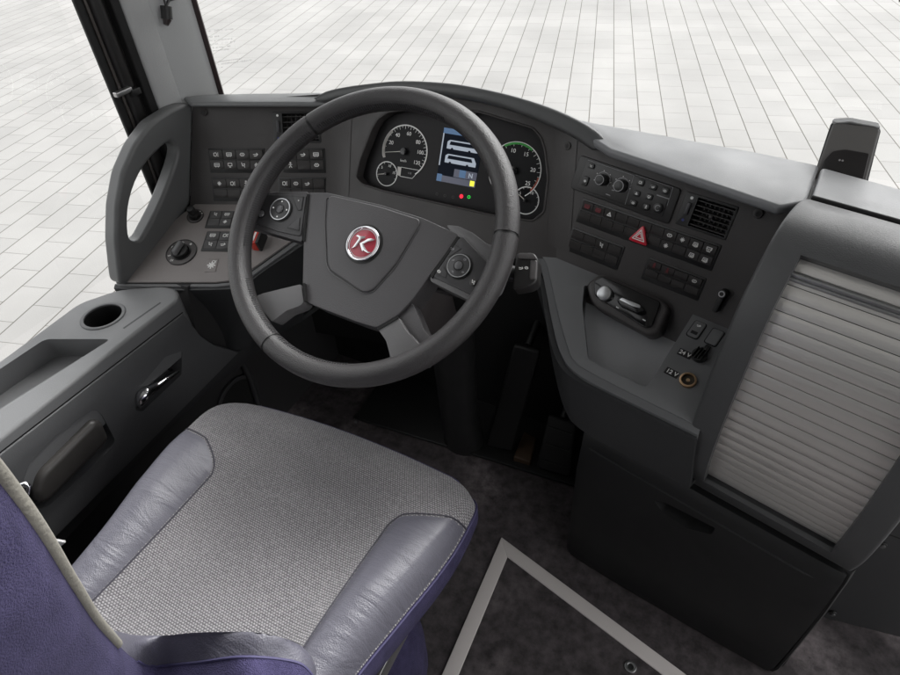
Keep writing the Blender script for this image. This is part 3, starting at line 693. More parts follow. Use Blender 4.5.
for t in (0, .12, .3, .55, .8, 1):
    r_ = []
    for a, b in zip(rT, rB):
        p = a.lerp(b, t); p.z = a.z+(b.z-a.z)*(t**.85); r_.append(p)
    rows.append(smoothcurve(r_, 5))
rows.append([p+Vector((.0, .12, -.02)) for p in rows[-1]])
grid('lower_skirt', rows, mat('skirt grey', (.040, .041, .043), .45, grain=.3, gscale=600), dash, ang=50, solid=.01)
# rotary knobs
def rotary(pl, px, R_, r_, h_, name='rotary_knob', m=BLACK, bar=True):
    c = pl.uv(*px)
    base = cyl(name, pl, c, R_, 0, .0012, mat('dark taupe plate', (.10,.092,.090), .42), dash, .0005)
    ring('knob_ring', pl, c, R_*.95, R_*1.0, .0, .0022, BLACK, base)
    k = cyl('knob_cap', pl, c, r_, .001, h_*.5, m, base, .001)
    ring('knob_ring', pl, c, r_*1.05, r_*1.18, .001, .003, BLACK, base)
    if bar: prism('knob_grip', pl, rnd(rect((c[0], c[1]), r_*.62, r_*1.9, -.25), r_*.25), h_*.5, h_, GREY, k, .0025, taper=.15)
    return base, c
b1, c = rotary(LS, (181.5,252.5), .0345, .0185, .024)
for a, k in ((150,'lamp'),(100,'oval'),(55,'fan'),(200,'arrow'),(235,'lamp')): icon('knob_symbol', LS, (c[0]+.027*math.cos(D(a)), c[1]+.027*math.sin(D(a))), .0035, .0012, k, WHITE, b1)
b2, c = rotary(LS, (195.5,216.5), .019, .0115, .028, bar=False)
cyl('knob_top', LS, c, .0095, .01, .028, BLACK, b2, .002, taper=.12)
for a in (60, 100, 140, 30): cyl('knob_dot', LS, (c[0]+.016*math.cos(D(a)), c[1]+.016*math.sin(D(a))), .0014, .0012, .0018, WHITE, b2, n=10)
# worn sticker plate with white symbol
c = LS.uv(211.5, 265.5); b3 = prism('symbol_plate', LS, rnd(rect(c, .026, .034, .05), .003), 0, .001, TAUPE, dash, .0004)
icon('plate_symbol', LS, c, .0105, .001, 'fan', WHITE, b3); icon('plate_symbol', LS, (c[0]+.004, c[1]+.009), .005, .0012, 'lamp', WHITE, b3)
# red / black lever knob
c = LS.uv(256.5, 240, .015)
rk = prism('parking_lever', LS, rnd(rect(c, .016, .036, -.1), .003), 0, .028, mat('red plastic', (.55,.035,.02), .35), dash, .002)
prism('lever_back', LS, rnd(rect((c[0]+.011, c[1]+.001), .007, .040, -.1), .002), 0, .030, BLACK, rk, .001)
strokes('lever_mark', LS, [((c[0]-.001, c[1]-.010), (c[0]+.001, c[1]+.010))], .004, .028, WHITE, rk)

# --- big loop grab handle at the left end
XH = -1.142
LP = Plane((XH, .6, .55), 90, 0)       # upright plane along the bus side: u = forward, v = up, N = +x
def lpx(px): return [tuple(LP.uv(x, y, .016)) for x, y in px]
hout = [(192,104),(183,104),(172,108),(150,122),(133,145),(121,172),(115,205),(114,240),(117,270),(119,284),(140,284),(146,272),(190,203)]
hin = [(166,143),(172,143),(176,150),(173,165),(160,200),(146,228),(140,238),(133,241),(128,234),(128,208),(135,182),(148,160)]
ho = [tuple(p)[:2] for p in rnd(lpx(hout), .012, 4)]
hi = [tuple(p)[:2] for p in smoothcurve([(*p, 0) for p in lpx(hin)], 3, True)]
gh = prism('grab_handle', LP, ho, -.016, .020, mat('handle grey', (.125,.128,.128), .42, grain=.3, gscale=600, var=.06), dash)
cut(gh, [prism('cutter', LP, hi, -.1, .1, GREY)])
md = gh.modifiers.new('b', 'BEVEL'); md.width = .011; md.segments = 5; md.limit_method = 'ANGLE'; md.angle_limit = D(50); md.use_clamp_overlap = True
apply_mods(gh); sharp(gh.data, 50)

# --- right wing (handbrake, tray, sockets)
wing_out = [(528,244),(538,256),(545,285),(551,318),(557,345),(566,364),(582,377),(620,396),(698,434),(745,330),(745,325),(600,258)]
wo = AR.pts(wing_out)
wingout = prism('wing_rim', AR, rnd(wo, [0,.02,.02,.02,.02,.02,.02,.02,.002,0,0,0], 4), -.05, -.004, mat('rim grey', (.13,.133,.137), .42, grain=.3, gscale=600), dash, .010, 5)
wing_in = [(537,250),(547,262),(553,290),(561,325),(571,357),(580,366),(600,377),(650,402),(698,425.5),(740,327),(734,318),(600,262)]
wi = AR.pts(wing_in)
wing = prism('wing_panel', AR, rnd(wi, [0,.02,.02,.02,.01,.01,.02,.02,.002,0,0,0], 4), -.045, -.0015, mat('wing grey', (.165,.168,.172), .45, grain=.3, gscale=600, var=.06), dash, .0012, 2)
tray = rnd(AR.pts([(584,285),(582,305),(588,359),(642,385.5),(649,384),(694,312),(640,285)]), [.004,.01,.008,.01,.006,0,0])
cut(wing, [prism('cutter', AR, tray, -.08, .02, GREY)])
cut(wingout, [prism('cutter', AR, tray, -.08, .02, GREY)])
prism('tray_mat', AR, rnd(AR.pts([(578,300),(581,320),(588,364),(642,390),(652,386),(690,342),(675,300)], -.045), .004), -.05, -.045, mat('tray grey', (.34,.345,.355), .5, grain=.4, gscale=500), dash)
# fascia tongue beside the tray (the dark panel runs down behind it)
prism('fascia_tongue', FR, FR.pts([(572,258),(745,318),(735,327),(700,350),(668,368),(640,370),(578,345)], .0), -.03, -.002, DARK, dash)
# skirt below the wing
skT = [(530,248),(545,285),(551,318),(557,345),(566,365),(582,378),(620,397),(698,435)]
skB = [(545,300),(552,330),(556,355),(562,385),(570,409),(582,424),(620,446),(692,483)]
rT = [U(x, y, AR.P-AR.N*.014, AR.N) for x, y in skT]
rB = [UZ(x, y, z) for (x, y), z in zip(skB, (.50,.47,.45,.43,.41,.40,.40,.40))]
rows = [smoothcurve([a.lerp(b, t)+ (Vector((0, 0, 0))) for a, b in zip(rT, rB)], 5) for t in (0, .2, .5, .8, 1)]
rows.append([p+Vector((.05, .14, -.01)) for p in rows[-1]])
grid('lower_skirt', rows, mat('skirt grey', (.040, .041, .043), .45, grain=.3, gscale=600), dash, ang=50, solid=.01)
# sockets and plates
c = AR.uv(688, 380.5); so = cyl('power_socket', AR, c, .0135, -.002, .004, BRASS, dash, .0012); tag(so, 'brass ringed 12 volt socket, open')
cut(so, [cyl('cutter', AR, c, .0102, -.0015, .02, BLACK, None)])
cyl('socket_well', AR, c, .0101, -.0015, -.0008, mat('well brown', (.03,.022,.012), .5), so); cyl('socket_pin', AR, c, .003, -.001, .002, BRASS, so)
c = AR.uv(699.5, 356); so = cyl('power_socket', AR, c, .0125, -.002, .007, BLACK, dash, .001); tag(so, '24 volt socket closed with ribbed black cap')
for k in range(4): prism('cap_rib', AR, rect((c[0]-.0075+k*.005, c[1]+.0), .0022, .020+.003*(k % 2), -.1), .007, .012, RUBBER, so, .0008)
prism('cap_tab', AR, rnd(rect((c[0]+.004, c[1]+.017), .009, .011, -.1), .002), .002, .006, RUBBER, so, .001)
for s_, x, y in (('24 V', 685, 353.5), ('12 V', 672, 372.5)):
    c = AR.uv(x, y); p_ = prism('socket_label', AR, rnd(rect(c, .023, .0125, -.02), .001), -.0015, -.0007, BLACK, dash)
    text('label_text', AR, s_, c, .0105, -.0007, WHITE, p_, -.02, bold=True)
c = AR.uv(696.5, 329.5); p_ = prism('usb_socket', AR, rnd(rect(c, .019, .033, -.02), .005), -.0015, .0012, GREY, dash, .001)
prism('usb_slot', AR, rect((c[0], c[1]-.008), .011, .006), .001, .0016, BLACK, p_); icon('usb_symbol', AR, (c[0], c[1]+.008), .0035, .0013, 'arrow', WHITE, p_)
prism('usb_outline', AR, rnd(rect(c, .022, .036, -.02), .006), -.0015, -.001, SEAM, p_)
c = AR.uv(714.5, 337); p_ = prism('cover_plate', AR, rnd(rect(c, .019, .031, -.02), .004), -.0015, .001, GREY, dash, .001)
prism('plate_outline', AR, rnd(rect(c, .022, .034, -.02), .005), -.0015, -.001, SEAM, p_)
# handbrake valve in its oval bezel
HB = Plane(U(625, 305, FR.P + FR.N*.03, FR.N), -16, 48)
bz = rnd(HB.pts([(585,283),(600,272),(662,299),(669,307),(659,331),(648,336),(590,304)]), [.012,.012,.008,.012,.012,.008,.02], 6)
hb = prism('handbrake_unit', HB, bz, -.05, -.004, mat('bezel brown grey', (.065,.060,.060), .4, grain=.2), dash, .007, 5)
prism('unit_plate', HB, rnd(HB.pts([(594,281),(603,276.5),(661,302),(652,327),(645,328),(595,296)], 0), .006), -.006, .0025, GLOSS, hb, .002)
c = HB.uv(604.5, 293.5, .008); cyl('silver_cap', HB, c, .0145, 0, .013, SATIN, hb, .004, taper=.05)
lv = prism('brake_lever', HB, rnd(HB.pts([(617,300),(621,296.5),(641,304),(645,311),(638,314),(620,306)], .012), .004), 0, .016, GLOSS, hb, .004)
prism('lever_trim', HB, rnd(HB.pts([(619,299.5),(622,297.5),(640,305),(640,308),(632,306)], .018), .002), .014, .0175, SATIN, lv, .001)
for x, y in ((617.5,307.5),(644,320)): prism('unit_mark', HB, rect(HB.uv(x, y, .003), .006, .0018, -.05), .0025, .003, WHITE, hb)

# ================================================================== STEERING COLUMN
SW = Plane((-.455, .614, .845), 0, 90-38)     # wheel plane, V = up the wheel
SW.V = Vector((0, math.cos(D(38)), math.sin(D(38)))); SW.N = SW.R.cross(SW.V).normalized()
col = thing('steering_column', 'dark steering column shroud with stalks behind the hub of the steering wheel', 'steering column', (-.455, .95, 0))
def ctr(z): return SW.P + SW.N*z
rows = []
for w_, a, b, dv in ((-.075, .055, .05, 0), (-.10, .075, .065, -.005), (-.16, .08, .075, -.02), (-.24, .06, .06, -.04), (-.36, .05, .05, -.07)):
    rows.append([SW.w(a*math.copysign(abs(math.cos(t))**.6, math.cos(t)), dv+b*math.copysign(abs(math.sin(t))**.6, math.sin(t)), w_) for t in [2*PI*i/28 for i in range(28)]])
grid('column_shroud', rows, mat('shroud brown black', (.045,.040,.040), .38), col, closed=True, caps=True, ang=50)
# post down to the floor
rows = []
for p, a in ((SW.w(0, -.05, -.22), .055), (Vector((-.455, .86, .45)), .05), (Vector((-.47, .90, .2)), .05), (Vector((-.475, .93, .0)), .055)):
    rows.append([p+Vector((math.cos(t)*a, math.sin(t)*a*.8, 0)) for t in [2*PI*i/20 for i in range(20)]])
grid('column_post', rows, BIN, col, closed=True, caps=True, ang=50)
# right stalk (indicator) with printed symbols
ST = Plane(SW.P, 0, 0); ST.R, ST.V, ST.N = SW.R, SW.V, SW.N; ST.P = SW.P - SW.N*.06
sq = rnd(ST.pts([(516,253),(533,252),(538,258),(537,281),(530,286),(512,289)]), .006)
st = prism('stalk', ST, sq, -.032, 0, mat('stalk black', (.022,.021,.021), .4), col, .003)
prism('stalk_cap', ST, rnd(ST.pts([(518,253),(533,253),(537,259),(518,258.5)], .002), .003), -.005, .0025, mat('stalk grey', (.10,.095,.095), .4), st, .002)
prism('stalk_cap', ST, rnd(ST.pts([(530,259),(537,260),(536,279),(529,279)], .002), .003), -.01, .0015, mat('stalk grey', (.10,.095,.095), .4), st, .002)
icon('stalk_symbol', ST, ST.uv(521, 268), .0032, .0003, 'arrow', WHITE, st); icon('stalk_symbol', ST, ST.uv(526.5, 268), .0028, .0003, 'oval', WHITE, st)
tube('stalk_arm', [ST.w(.02, .0, -.02), ST.w(*ST.uv(520, 272), -.016)], .012, BLACK, st)
tube('lower_stalk', [ST.w(.03, -.03, -.05), ST.w(*ST.uv(478, 292), -.03), ST.w(*ST.uv(490, 284), -.025)], [.010, .008, .007], mat('stalk black', (.022,.021,.021), .4), col)

# ================================================================== STEERING WHEEL
wh = thing('steering_wheel', 'large dark leather steering wheel with four spokes and a red round emblem', 'steering wheel', tuple(SW.P))
R0, rt = .2080, .0165
def rimsec(a0, a1, n, m, name, r=rt, flat=1.12, parent=wh, ang=60):
    rows = []
    for i in range(n+1):
        a = a0+(a1-a0)*i/n
        rows.append([((R0+math.cos(t)*r)*math.cos(a), (R0+math.cos(t)*r)*math.sin(a), math.sin(t)*r*flat) for t in [2*PI*k/20 for k in range(20)]])
    return grid(name, rows, m, parent, SW.mat(), closed=True, caps=True, ang=ang)
seams = [D(138), D(248.5), D(-14+0), D(0)+0]
# four leather sections with narrow gaps
sec = [(12, 139), (139, 180), (180, 247), (247, 302), (302, 372)]
sec = [(10, 136), (136, 247), (247, 370)]
for i, (a, b) in enumerate(sec):
    rimsec(D(a+.5), D(b-.5), 60, WLEATH, 'rim_leather')
for a in (10, 136, 247): rimsec(D(a-.7), D(a+.7), 3, BLACK, 'rim_seam', rt*.93)
# stitching on the inner side
def stitch(a0, a1, n):
    v, f = [], []
    for i in range(n):
        a = a0+(a1-a0)*i/n; da = (a1-a0)/n*.32
        i0 = len(v)
        for (aa, zz, rr) in ((a, .0035, .0155), (a+da, .0035, .0155), (a+da*2.0, .0105, .0155), (a+da*1.0, .0105, .0155)):
            R_ = R0 - math.sqrt(max(0, (rt+.0008)**2-(zz/1.12)**2)); v.append((R_*math.cos(aa), R_*math.sin(aa), zz))
        for (aa, zz) in ((a, .0035), (a+da, .0035), (a+da*2.0, .0105), (a+da*1.0, .0105)):
            R_ = R0 - math.sqrt(max(0, (rt-.001)**2-(zz/1.12)**2)); v.append((R_*math.cos(aa), R_*math.sin(aa), zz))
        f += [[i0, i0+1, i0+2, i0+3], [i0, i0+4, i0+5, i0+1], [i0+1, i0+5, i0+6, i0+2], [i0+2, i0+6, i0+7, i0+3], [i0+3, i0+7, i0+4, i0]]
    return mesh('stitching', v, f, STITCH, wh, SW.mat())
stitch(D(70), D(134), 60); stitch(D(138), D(200), 56); stitch(D(215), D(246), 28); stitch(D(249), D(285), 30)
# hub
HW = -.018
hubpx = [(307,192.5),(327,192.5),(380,204.5),(423,218),(459,234.5),(446,254),(431.5,273),(412,300),(397,316),(377,328),(357,322),(316,306.5),(303,300),(302.5,283),(303.5,237),(303,215)]
hp = rnd(SW.pts(hubpx, HW), .006, 3)
hub = prism('hub', SW, hp, HW-.045, HW, WHUB, wh, .007, 6)
# raised airbag field
abpx = [(328,198),(332,195.5),(380,206.5),(419,219),(420,224),(394,266),(372,291),(363,292.5),(330,270),(327.5,262),(326,222)]
ab = prism('airbag_cover', SW, rnd(SW.pts(abpx, HW+.002), .008, 5), HW-.002, HW+.0028, WHUB, hub, .0022, 3)
tube('cover_crease', [SW.w(u, v, HW+.0004) for u, v in rnd(SW.pts([(326.5,197),(325,222),(326.5,264),(329.5,271.5),(363,294),(373,292.5),(396,267),(421,225)], HW), .006, 3)], .0009, mat('crease grey', (.09,.088,.09), .35), ab, n=6)
# emblem
ec = SW.uv(362.8, 243.3, HW+.006); ER = .0268
em = cyl('emblem', SW, ec, ER*1.13, HW+.0025, HW+.0034, BLACK, hub, .0004, n=56)
cyl('emblem_disc', SW, ec, ER*.96, HW+.0034, HW+.0052, mat('emblem red', (.42,.035,.06), .25, coat=.6), em, .0008, n=56)
v = []; f = []
rows = []
for i in range(64):
    a = 2*PI*i/64
    rows.append([(ec[0]+(ER*.93+math.cos(t)*.0020)*math.cos(a), ec[1]+(ER*.93+math.cos(t)*.0020)*math.sin(a), HW+.0058+math.sin(t)*.0019) for t in [2*PI*k/10 for k in range(10)]])
rows.append(rows[0])
grid('emblem_ring', rows, CHROME, em, SW.mat(), closed=True, ang=60)
ring('emblem_inner_ring', SW, ec, ER*.79, ER*.82, HW+.0052, HW+.0058, SATIN, em, n=56)
# the K, drawn as brushed strokes (in emblem units, measured from the photograph 210..610 x 130..560)
def ez(x, y): # zoomed picture coords -> photo px -> plane
    return SW.uv(330+x/12.27, 215+y/12.27, HW+.0065)
kst = mat('emblem silver', (.82,.83,.84), .22, metal=.9)
for P_ in ([(322,262),(345,245),(375,262),(438,262),(430,285),(385,300),(352,348),(318,395),(262,412),(285,392),(330,330),(360,285),(345,270)],
           [(385,340),(425,320),(470,292),(510,288),(555,305),(520,322),(470,330),(440,345),(405,360),(378,352)],
           [(368,345),(405,345),(425,385),(450,425),(470,452),(512,462),(470,470),(435,452),(412,435),(398,450),(390,420),(378,385)]):
    prism('emblem_letter', SW, [ez(*p) for p in P_], HW+.005, HW+.0078, kst, em, .0005, 2)
# spokes
def spoke(name, px, w0, w1, m, bevel=.006, wpx=HW, parent=wh, r=.004):
    return prism(name, SW, rnd(SW.pts(px, wpx), r, 3), w0, w1, m, parent, bevel, 4)
spoke('spoke', [(301,284),(304,302),(300,306),(286,311),(272,322),(262,310),(254,297),(262,293.5),(280,289)], -.040, -.014, mat('satin spoke grey', (.115,.113,.115), .34, grain=.3), .008, wpx=-.014)
spoke('spoke', [(377,328),(398,316.5),(406,330),(426,351),(424,364),(390,368),(390,356),(386,341)], -.045, -.014, mat('satin spoke grey', (.115,.113,.115), .34, grain=.3), .008, wpx=-.014)
spoke('spoke_side', [(398,316),(412,302),(424,330),(441,350),(428,358),(412,340)], -.055, -.024, WHUB, wpx=-.024)
spoke('spoke_gap', [(302.5,283),(304.5,283),(306,301),(304,301)], -.04, -.0125, SEAM, 0, wpx=-.0125, r=0)
spoke('spoke_gap', [(376.5,328),(397,316),(398.5,318),(378,330)], -.04, -.0125, SEAM, 0, wpx=-.0125, r=0)
# left upper arm + pad
spoke('spoke', [(308,191.5),(262,192.5),(250,189),(240,205),(236,228),(246,226),(270,233),(302,242),(304,225)], -.04, -.0190, WHUB, .006, -.019)
lpad = spoke('control_pad', [(263,194.5),(306.5,195),(300.5,236),(278,231.5),(251,221.5),(250.5,212),(254,203)], -.03, -.0165, WPAD, .0015, -.0165)
spoke('spoke_gap', [(307,194),(309,194),(304.5,241),(302.5,241)], -.04, -.0160, SEAM, 0, -.016, r=0)
# right upper arm + pad
spoke('spoke', [(446,225),(458,226),(473,233),(487,244),(500,247),(510,230),(512,240),(509,262),(498,290),(484,300),(470,301),(430,281),(431,273),(457,238)], -.042, -.019, mat('spoke grey', (.14,.138,.14), .36, grain=.4, gscale=700), .007, -.019)
rpad = spoke('control_pad', [(459,238),(463,236.5),(487,262),(489,266),(478,296.5),(474,296),(433,277)], -.03, -.0165, WPAD, .0015, -.0165)
spoke('spoke_gap', [(457,236),(459.5,237),(432,278),(430,276.5)], -.04, -.0160, SEAM, 0, -.016, r=0)
PW = -.0165
def dialpad(px, par, R_, marks, symbols):
    c = SW.uv(*px, PW+.002)
    ring('pad_groove', SW, c, R_*.98, R_*1.1, PW-.001, PW+.0006, BLACK, par)
    d = cyl('pad_dial', SW, c, R_, PW-.001, PW+.0035, mat('pad dial', (.055,.055,.057), .28), par, .0014); ring('dial_rim_ring', SW, c, R_*.90, R_*.97, PW+.003, PW+.0042, SATIN, d)
    cyl('dial_centre', SW, c, R_*.34, PW+.0035, PW+.0055, mat('dial button', (.10,.10,.105), .2), d, .001)
    ring('dial_groove', SW, c, R_*.36, R_*.44, PW+.0033, PW+.0038, BLACK, d)
    for k, a in enumerate(marks):
        p = (c[0]+R_*.68*math.cos(D(a)), c[1]+R_*.68*math.sin(D(a)))
        if symbols: cyl('dial_mark', SW, p, .0013, PW+.0035, PW+.004, WHITE, d, n=12)
        else: icon('dial_mark', SW, p, .0019, PW+.0035, ('lamp', 'arrow', 'seat', 'oval')[k % 4], GREYP, d)
    return c
dialpad((280.5,209.5), lpad, .0183, (5, 95, 180, 270), True)
c = SW.uv(261.5, 214, PW); q_ = cyl('pad_button', SW, c, .0055, PW, PW+.002, mat('small chrome button', (.35,.35,.36), .25, metal=.8), lpad, .001); ring('button_ring', SW, c, .0056, .0072, PW-.0005, PW+.0005, BLACK, q_)
for px in ([(293,197),(303.5,197.5),(301.5,210),(298.5,210)], [(300,218),(299,230.5),(288,227.5),(291,225)]): b_ = prism('pad_key', SW, rnd(SW.pts(px, PW), .001), PW, PW+.0012, WPAD, lpad, .0005)
strokes('key_outline', SW, pline(SW.pts([(292.5,196.5),(304,197),(302,210.5),(298,210.5),(292.5,196.5)], PW)), .0006, PW, BLACK, lpad)
strokes('key_outline', SW, pline(SW.pts([(300.5,217),(299.5,231),(287.5,228),(291,224)], PW)), .0006, PW, BLACK, lpad)
text('key_mark', SW, '+', SW.uv(299, 201, PW), .005, PW+.0012, WHITE, lpad)
dialpad((459,266), rpad, .0172, (60, 150, 240, 320), False)
c = SW.uv(473.5, 282.5, PW); q_ = cyl('pad_button', SW, c, .0052, PW, PW+.002, SWITCH, rpad, .001); icon('button_mark', SW, c, .0033, PW+.002, 'seat', WHITE, q_)
c = SW.uv(452.5, 248.5, PW); icon('pad_symbol', SW, c, .0032, PW+.0002, 'arrow', GREYP, rpad, -.4)
c = SW.uv(439, 271.5, PW); icon('pad_symbol', SW, c, .0028, PW+.0002, 'oval', WHITE, rpad, -.4)
strokes('key_outline', SW, pline(SW.pts([(453,243),(461,249),(455,253),(449,257)], PW)), .0007, PW, BLACK, rpad)
strokes('key_outline', SW, pline(SW.pts([(436,274),(446,278),(447,273),(444,267)], PW)), .0007, PW, BLACK, rpad)

# ================================================================== STORAGE CABINET (roller shutter + bin)
cab = thing('storage_cabinet', 'curved dark grey cabinet with closed silver roller shutter above a charcoal pull out bin', 'cabinet', tuple(K(-.02, .85, 0)), HR)
prof = [(.93,.838),(.90,.852),(.86,.860),(.81,.852),(.768,.818),(.727,.757),(.702,.66),(.690,.554),(.702,.45),(.740,.362)]
PF = [Vector((0, a, b)) for a, b in prof]
pc = smoothcurve(PF, 5)
def nrm(i):
    a, b = pc[max(0, i-1)], pc[min(len(pc)-1, i+1)]; t = (b-a).normalized(); return Vector((0, t.z, -t.y))   # outward (towards the driver)
n0 = nrm(len(pc)//2)
sg = -1 if n0.y > 0 else 1
RL, RRt = -.160, .122
SLX, SRX = -.118, .083
i0 = next(i for i in range(12, len(pc)) if pc[i].z < .838 and pc[i].y < .85); i1 = len(pc)-4
def strip(x0, x1, ia, ib, off, deep, name, m, bev=.004, nx=6, par=cab):
    v = []; f = []
    seq = list(range(ia, ib+1)); 
    rows = []
    for i in seq:
        p = pc[i]; n_ = nrm(i)*sg
        a = p+n_*off; b = p-n_*deep
        rows.append([Vector((x0, a.y, a.z)), Vector((x1, a.y, a.z)), Vector((x1, b.y, b.z)), Vector((x0, b.y, b.z))])
    return grid(name, rows, m, par, MK, closed=True, caps=True, bevel=bev, ang=40)
frame = strip(RL, RRt, 0, len(pc)-1, 0, .04, 'cabinet_frame', mat('cabinet frame grey', (.068, .069, .071), .48, grain=.3, gscale=600, var=.06), .006)
rows = []
for i in range(i0, i1+1):
    p = pc[i]; n_ = nrm(i)*sg; a = p+n_*.05; b = p-n_*.06
    rows.append([Vector((SLX, a.y, a.z)), Vector((SRX, a.y, a.z)), Vector((SRX, b.y, b.z)), Vector((SLX, b.y, b.z))])
cutter = grid('cutter', rows, BLACK, None, MK, closed=True, caps=True, bevel=0)
cut(frame, [cutter])
frame.parent = cab
tube('panel_gap', [(RL+.006, .928, .842), (RRt+.25, .928, .842)], .0045, SEAM, cab, M=MK)
# cabinet carcass behind
body = [(.93,.80),(.85,.81),(.80,.79),(.765,.70),(.74,.6),(.73,.5),(.745,.36),(.80,.33),(1.12,.33),(1.12,.79)]
v = [(RL+.004, a, b) for a, b in body] + [(RRt-.004, a, b) for a, b in body]; nb = len(body)
mesh('carcass', v, [list(range(nb))[::-1], [nb+i for i in range(nb)]]+[[i, (i+1) % nb, nb+(i+1) % nb, nb+i] for i in range(nb)], FRAME, cab, MK)
# shutter slats
L_ = [0]
for i in range(i0, i1): L_.append(L_[-1]+(pc[i+1]-pc[i]).length)
def along(s_):
    for j in range(len(L_)-1):
        if s_ <= L_[j+1] or j == len(L_)-2:
            t = (s_-L_[j])/(L_[j+1]-L_[j]); return pc[i0+j].lerp(pc[i0+j+1], t), (nrm(i0+j)*sg).lerp(nrm(i0+j+1)*sg, max(0, min(1, t)))
shutter = box('roller_shutter', (0, 0, 0), (.001, .001, .001), SEAM, cab, MK)
rows = []
for k in range(25):
    p, n_ = along(L_[-1]*k/24); a = p-n_*.018; b = p-n_*.024
    rows.append([Vector((SLX-.01, a.y, a.z)), Vector((SRX+.01, a.y, a.z)), Vector((SRX+.01, b.y, b.z)), Vector((SLX-.01, b.y, b.z))])
bpy.data.objects.remove(shutter, do_unlink=True)
shutter = grid('roller_shutter', rows, SEAM, cab, MK, closed=True, caps=True)
NS = 23; tot = L_[-1]; pitch = tot/NS
for k in range(NS):
    s0, s1 = k*pitch+.0005, (k+1)*pitch-.0006
    rows = []
    for j in range(7):
        t = j/6; p, n_ = along(s0+(s1-s0)*t); h_ = -.0155+.0011*math.sin(PI*min(1, max(0, t)))**.7
        a = p+n_*h_; b = p-n_*.0185
        rows.append([Vector((SLX-.006, a.y, a.z)), Vector((SRX+.006, a.y, a.z)), Vector((SRX+.006, b.y, b.z)), Vector((SLX-.006, b.y, b.z))])
    s_ = grid('slat', rows, SLAT, shutter, MK, closed=True, caps=True, ang=50)
# pull bar near the top
for off, r_, m_ in ((1.28*pitch, .0042, SATIN), (1.62*pitch, .0026, SATIN)):
    p, n_ = along(off); q_ = p-n_*.0115
    tube('pull_bar', [(SLX-.004, q_.y, q_.z), (SRX+.004, q_.y, q_.z)], r_, m_, shutter, M=MK, n=12)
# bin below
bt = [K(-.362, .742, .352), K(.118, .722, .352)]
binp = []
def binrow(z, fl, fr_, xl, xr):
    pts_ = [(xl, 1.08), (xl, fl+.05), (xl+.008, fl+.018), (xl+.03, fl), (xr-.05, fr_), (xr-.018, fr_+.012), (xr, fr_+.045), (xr, 1.08)]
    return [Vector((a, b, z)) for a, b in pts_]
rows = [binrow(.352, .738, .738, -.345, .130), binrow(.340, .728, .728, -.350, .130), binrow(.25, .708, .712, -.345, .130), binrow(.10, .682, .706, -.330, .128), binrow(.03, .668, .702, -.322, .126), binrow(.004, .672, .706, -.318, .122)]
tube('bin_top_line', [Vector((-.335, .7215, .322)), Vector((-.31, .7205, .322)), Vector((.07, .7235, .322)), Vector((.118, .733, .322))], .0016, mat('rail dark', (.028,.028,.03), .45, grain=.3), cab, M=MK)
bn = grid('storage_bin', [smoothcurve(r, 5) for r in rows], BIN, cab, MK, closed=True, caps=True, ang=50)
hpts = [(656,498),(664,500),(716,528),(713,532),(690,524),(664,507)]
HP = Plane(K(-.1, .722, .30), -16, -5)
cut(bn, [prism('cutter', HP, rnd(HP.pts(hpts), .004), -.06, .03, BIN)])
strip(RL-.18, RRt-.004, len(pc)-4, len(pc)-1, -.004, .03, 'bin_top_rail', mat('rail dark', (.028,.028,.03), .45, grain=.3), .004)
# side closing panel right of the cabinet
v = [(RRt-.003, .78, .35), (RRt-.003, 1.1, .35), (RRt-.003, 1.1, .0), (RRt-.003, .74, .0)]
mesh('carcass_side', v, [[0, 1, 2, 3]], BIN, cab, MK, solid=.01)

# ================================================================== STEP WALL PANEL (right)
wp0, wp1 = UZ(815, 615.5, 0), UZ(905, 638.5, 0)
hd = math.degrees(math.atan2(wp1.y-wp0.y, wp1.x-wp0.x))
WP = Plane(wp0, hd, 0)
wpn = thing('wall_panel', 'flat dark panel held by two round bolts at the lower right beside the cabinet', 'wall panel', tuple(wp0))
prism('panel', WP, [(-.06, 0), (.5, 0), (.5, .62), (-.06, .62)], -.02, 0, mat('panel dark', (.040,.040,.042), .45, grain=.3), wpn, .002)
strokes('panel_gap', WP, [(WP.uv(882,532), WP.uv(904,540))], .003, -.0002, SEAM, wpn)
for x, y in ((882, 543.5), (832.5, 612)):
    c = WP.uv(x, y+0); b_ = cyl('bolt', WP, c, .0075, 0, .005, BLACK, wpn, .002); cyl('bolt_head', WP, c, .0045, .005, .0075, mat('bolt grey', (.12,.12,.12), .3, metal=.5), b_, .001)

# ================================================================== FLOOR HATCH
hatch = thing('floor_hatch', 'dark slate floor hatch edged with a pale metal strip beside the seat', 'floor hatch', tuple(UZ(503, 545, 0)))
A0, B0, C0 = UZ(501.5, 538.5, 0), UZ(442, 676, 0), UZ(686, 676, 0)
dl = (B0-A0).normalized(); dr = (C0-A0).normalized()
def hp_(a, b): p = A0+dl*a+dr*b; return (p.x, p.y)
w_ = .030/ dl.cross(dr).length
prism('hatch_panel', None, [hp_(w_*.5, w_*.5), hp_(.9, w_*.5), hp_(.9, .9), hp_(w_*.5, .9)], .0005, .003, SLATE, hatch)
prism('edge_strip', None, [hp_(0, 0), hp_(.95, 0), hp_(.95, w_), hp_(w_, w_)], .001, .006, mat('pale metal strip', (.62,.58,.56), .42, metal=0, grain=.25, gscale=1200), hatch, .001)
prism('edge_strip', None, [hp_(0, .0), hp_(w_, w_), hp_(w_, .95), hp_(0, .95)], .001, .006, mat('pale metal strip', (.62,.58,.56), .42, metal=0, grain=.25, gscale=1200), hatch, .001)
c = UZ(630.5, 667, .004); GP = Plane((c.x, c.y, .003), 0, 90)
rg = ring('lift_ring', GP, (0, 0), .006, .0115, 0, .004, SATIN, hatch, bevel=.001); cyl('ring_centre', GP, (0, 0), .006, 0, .001, BLACK, rg)

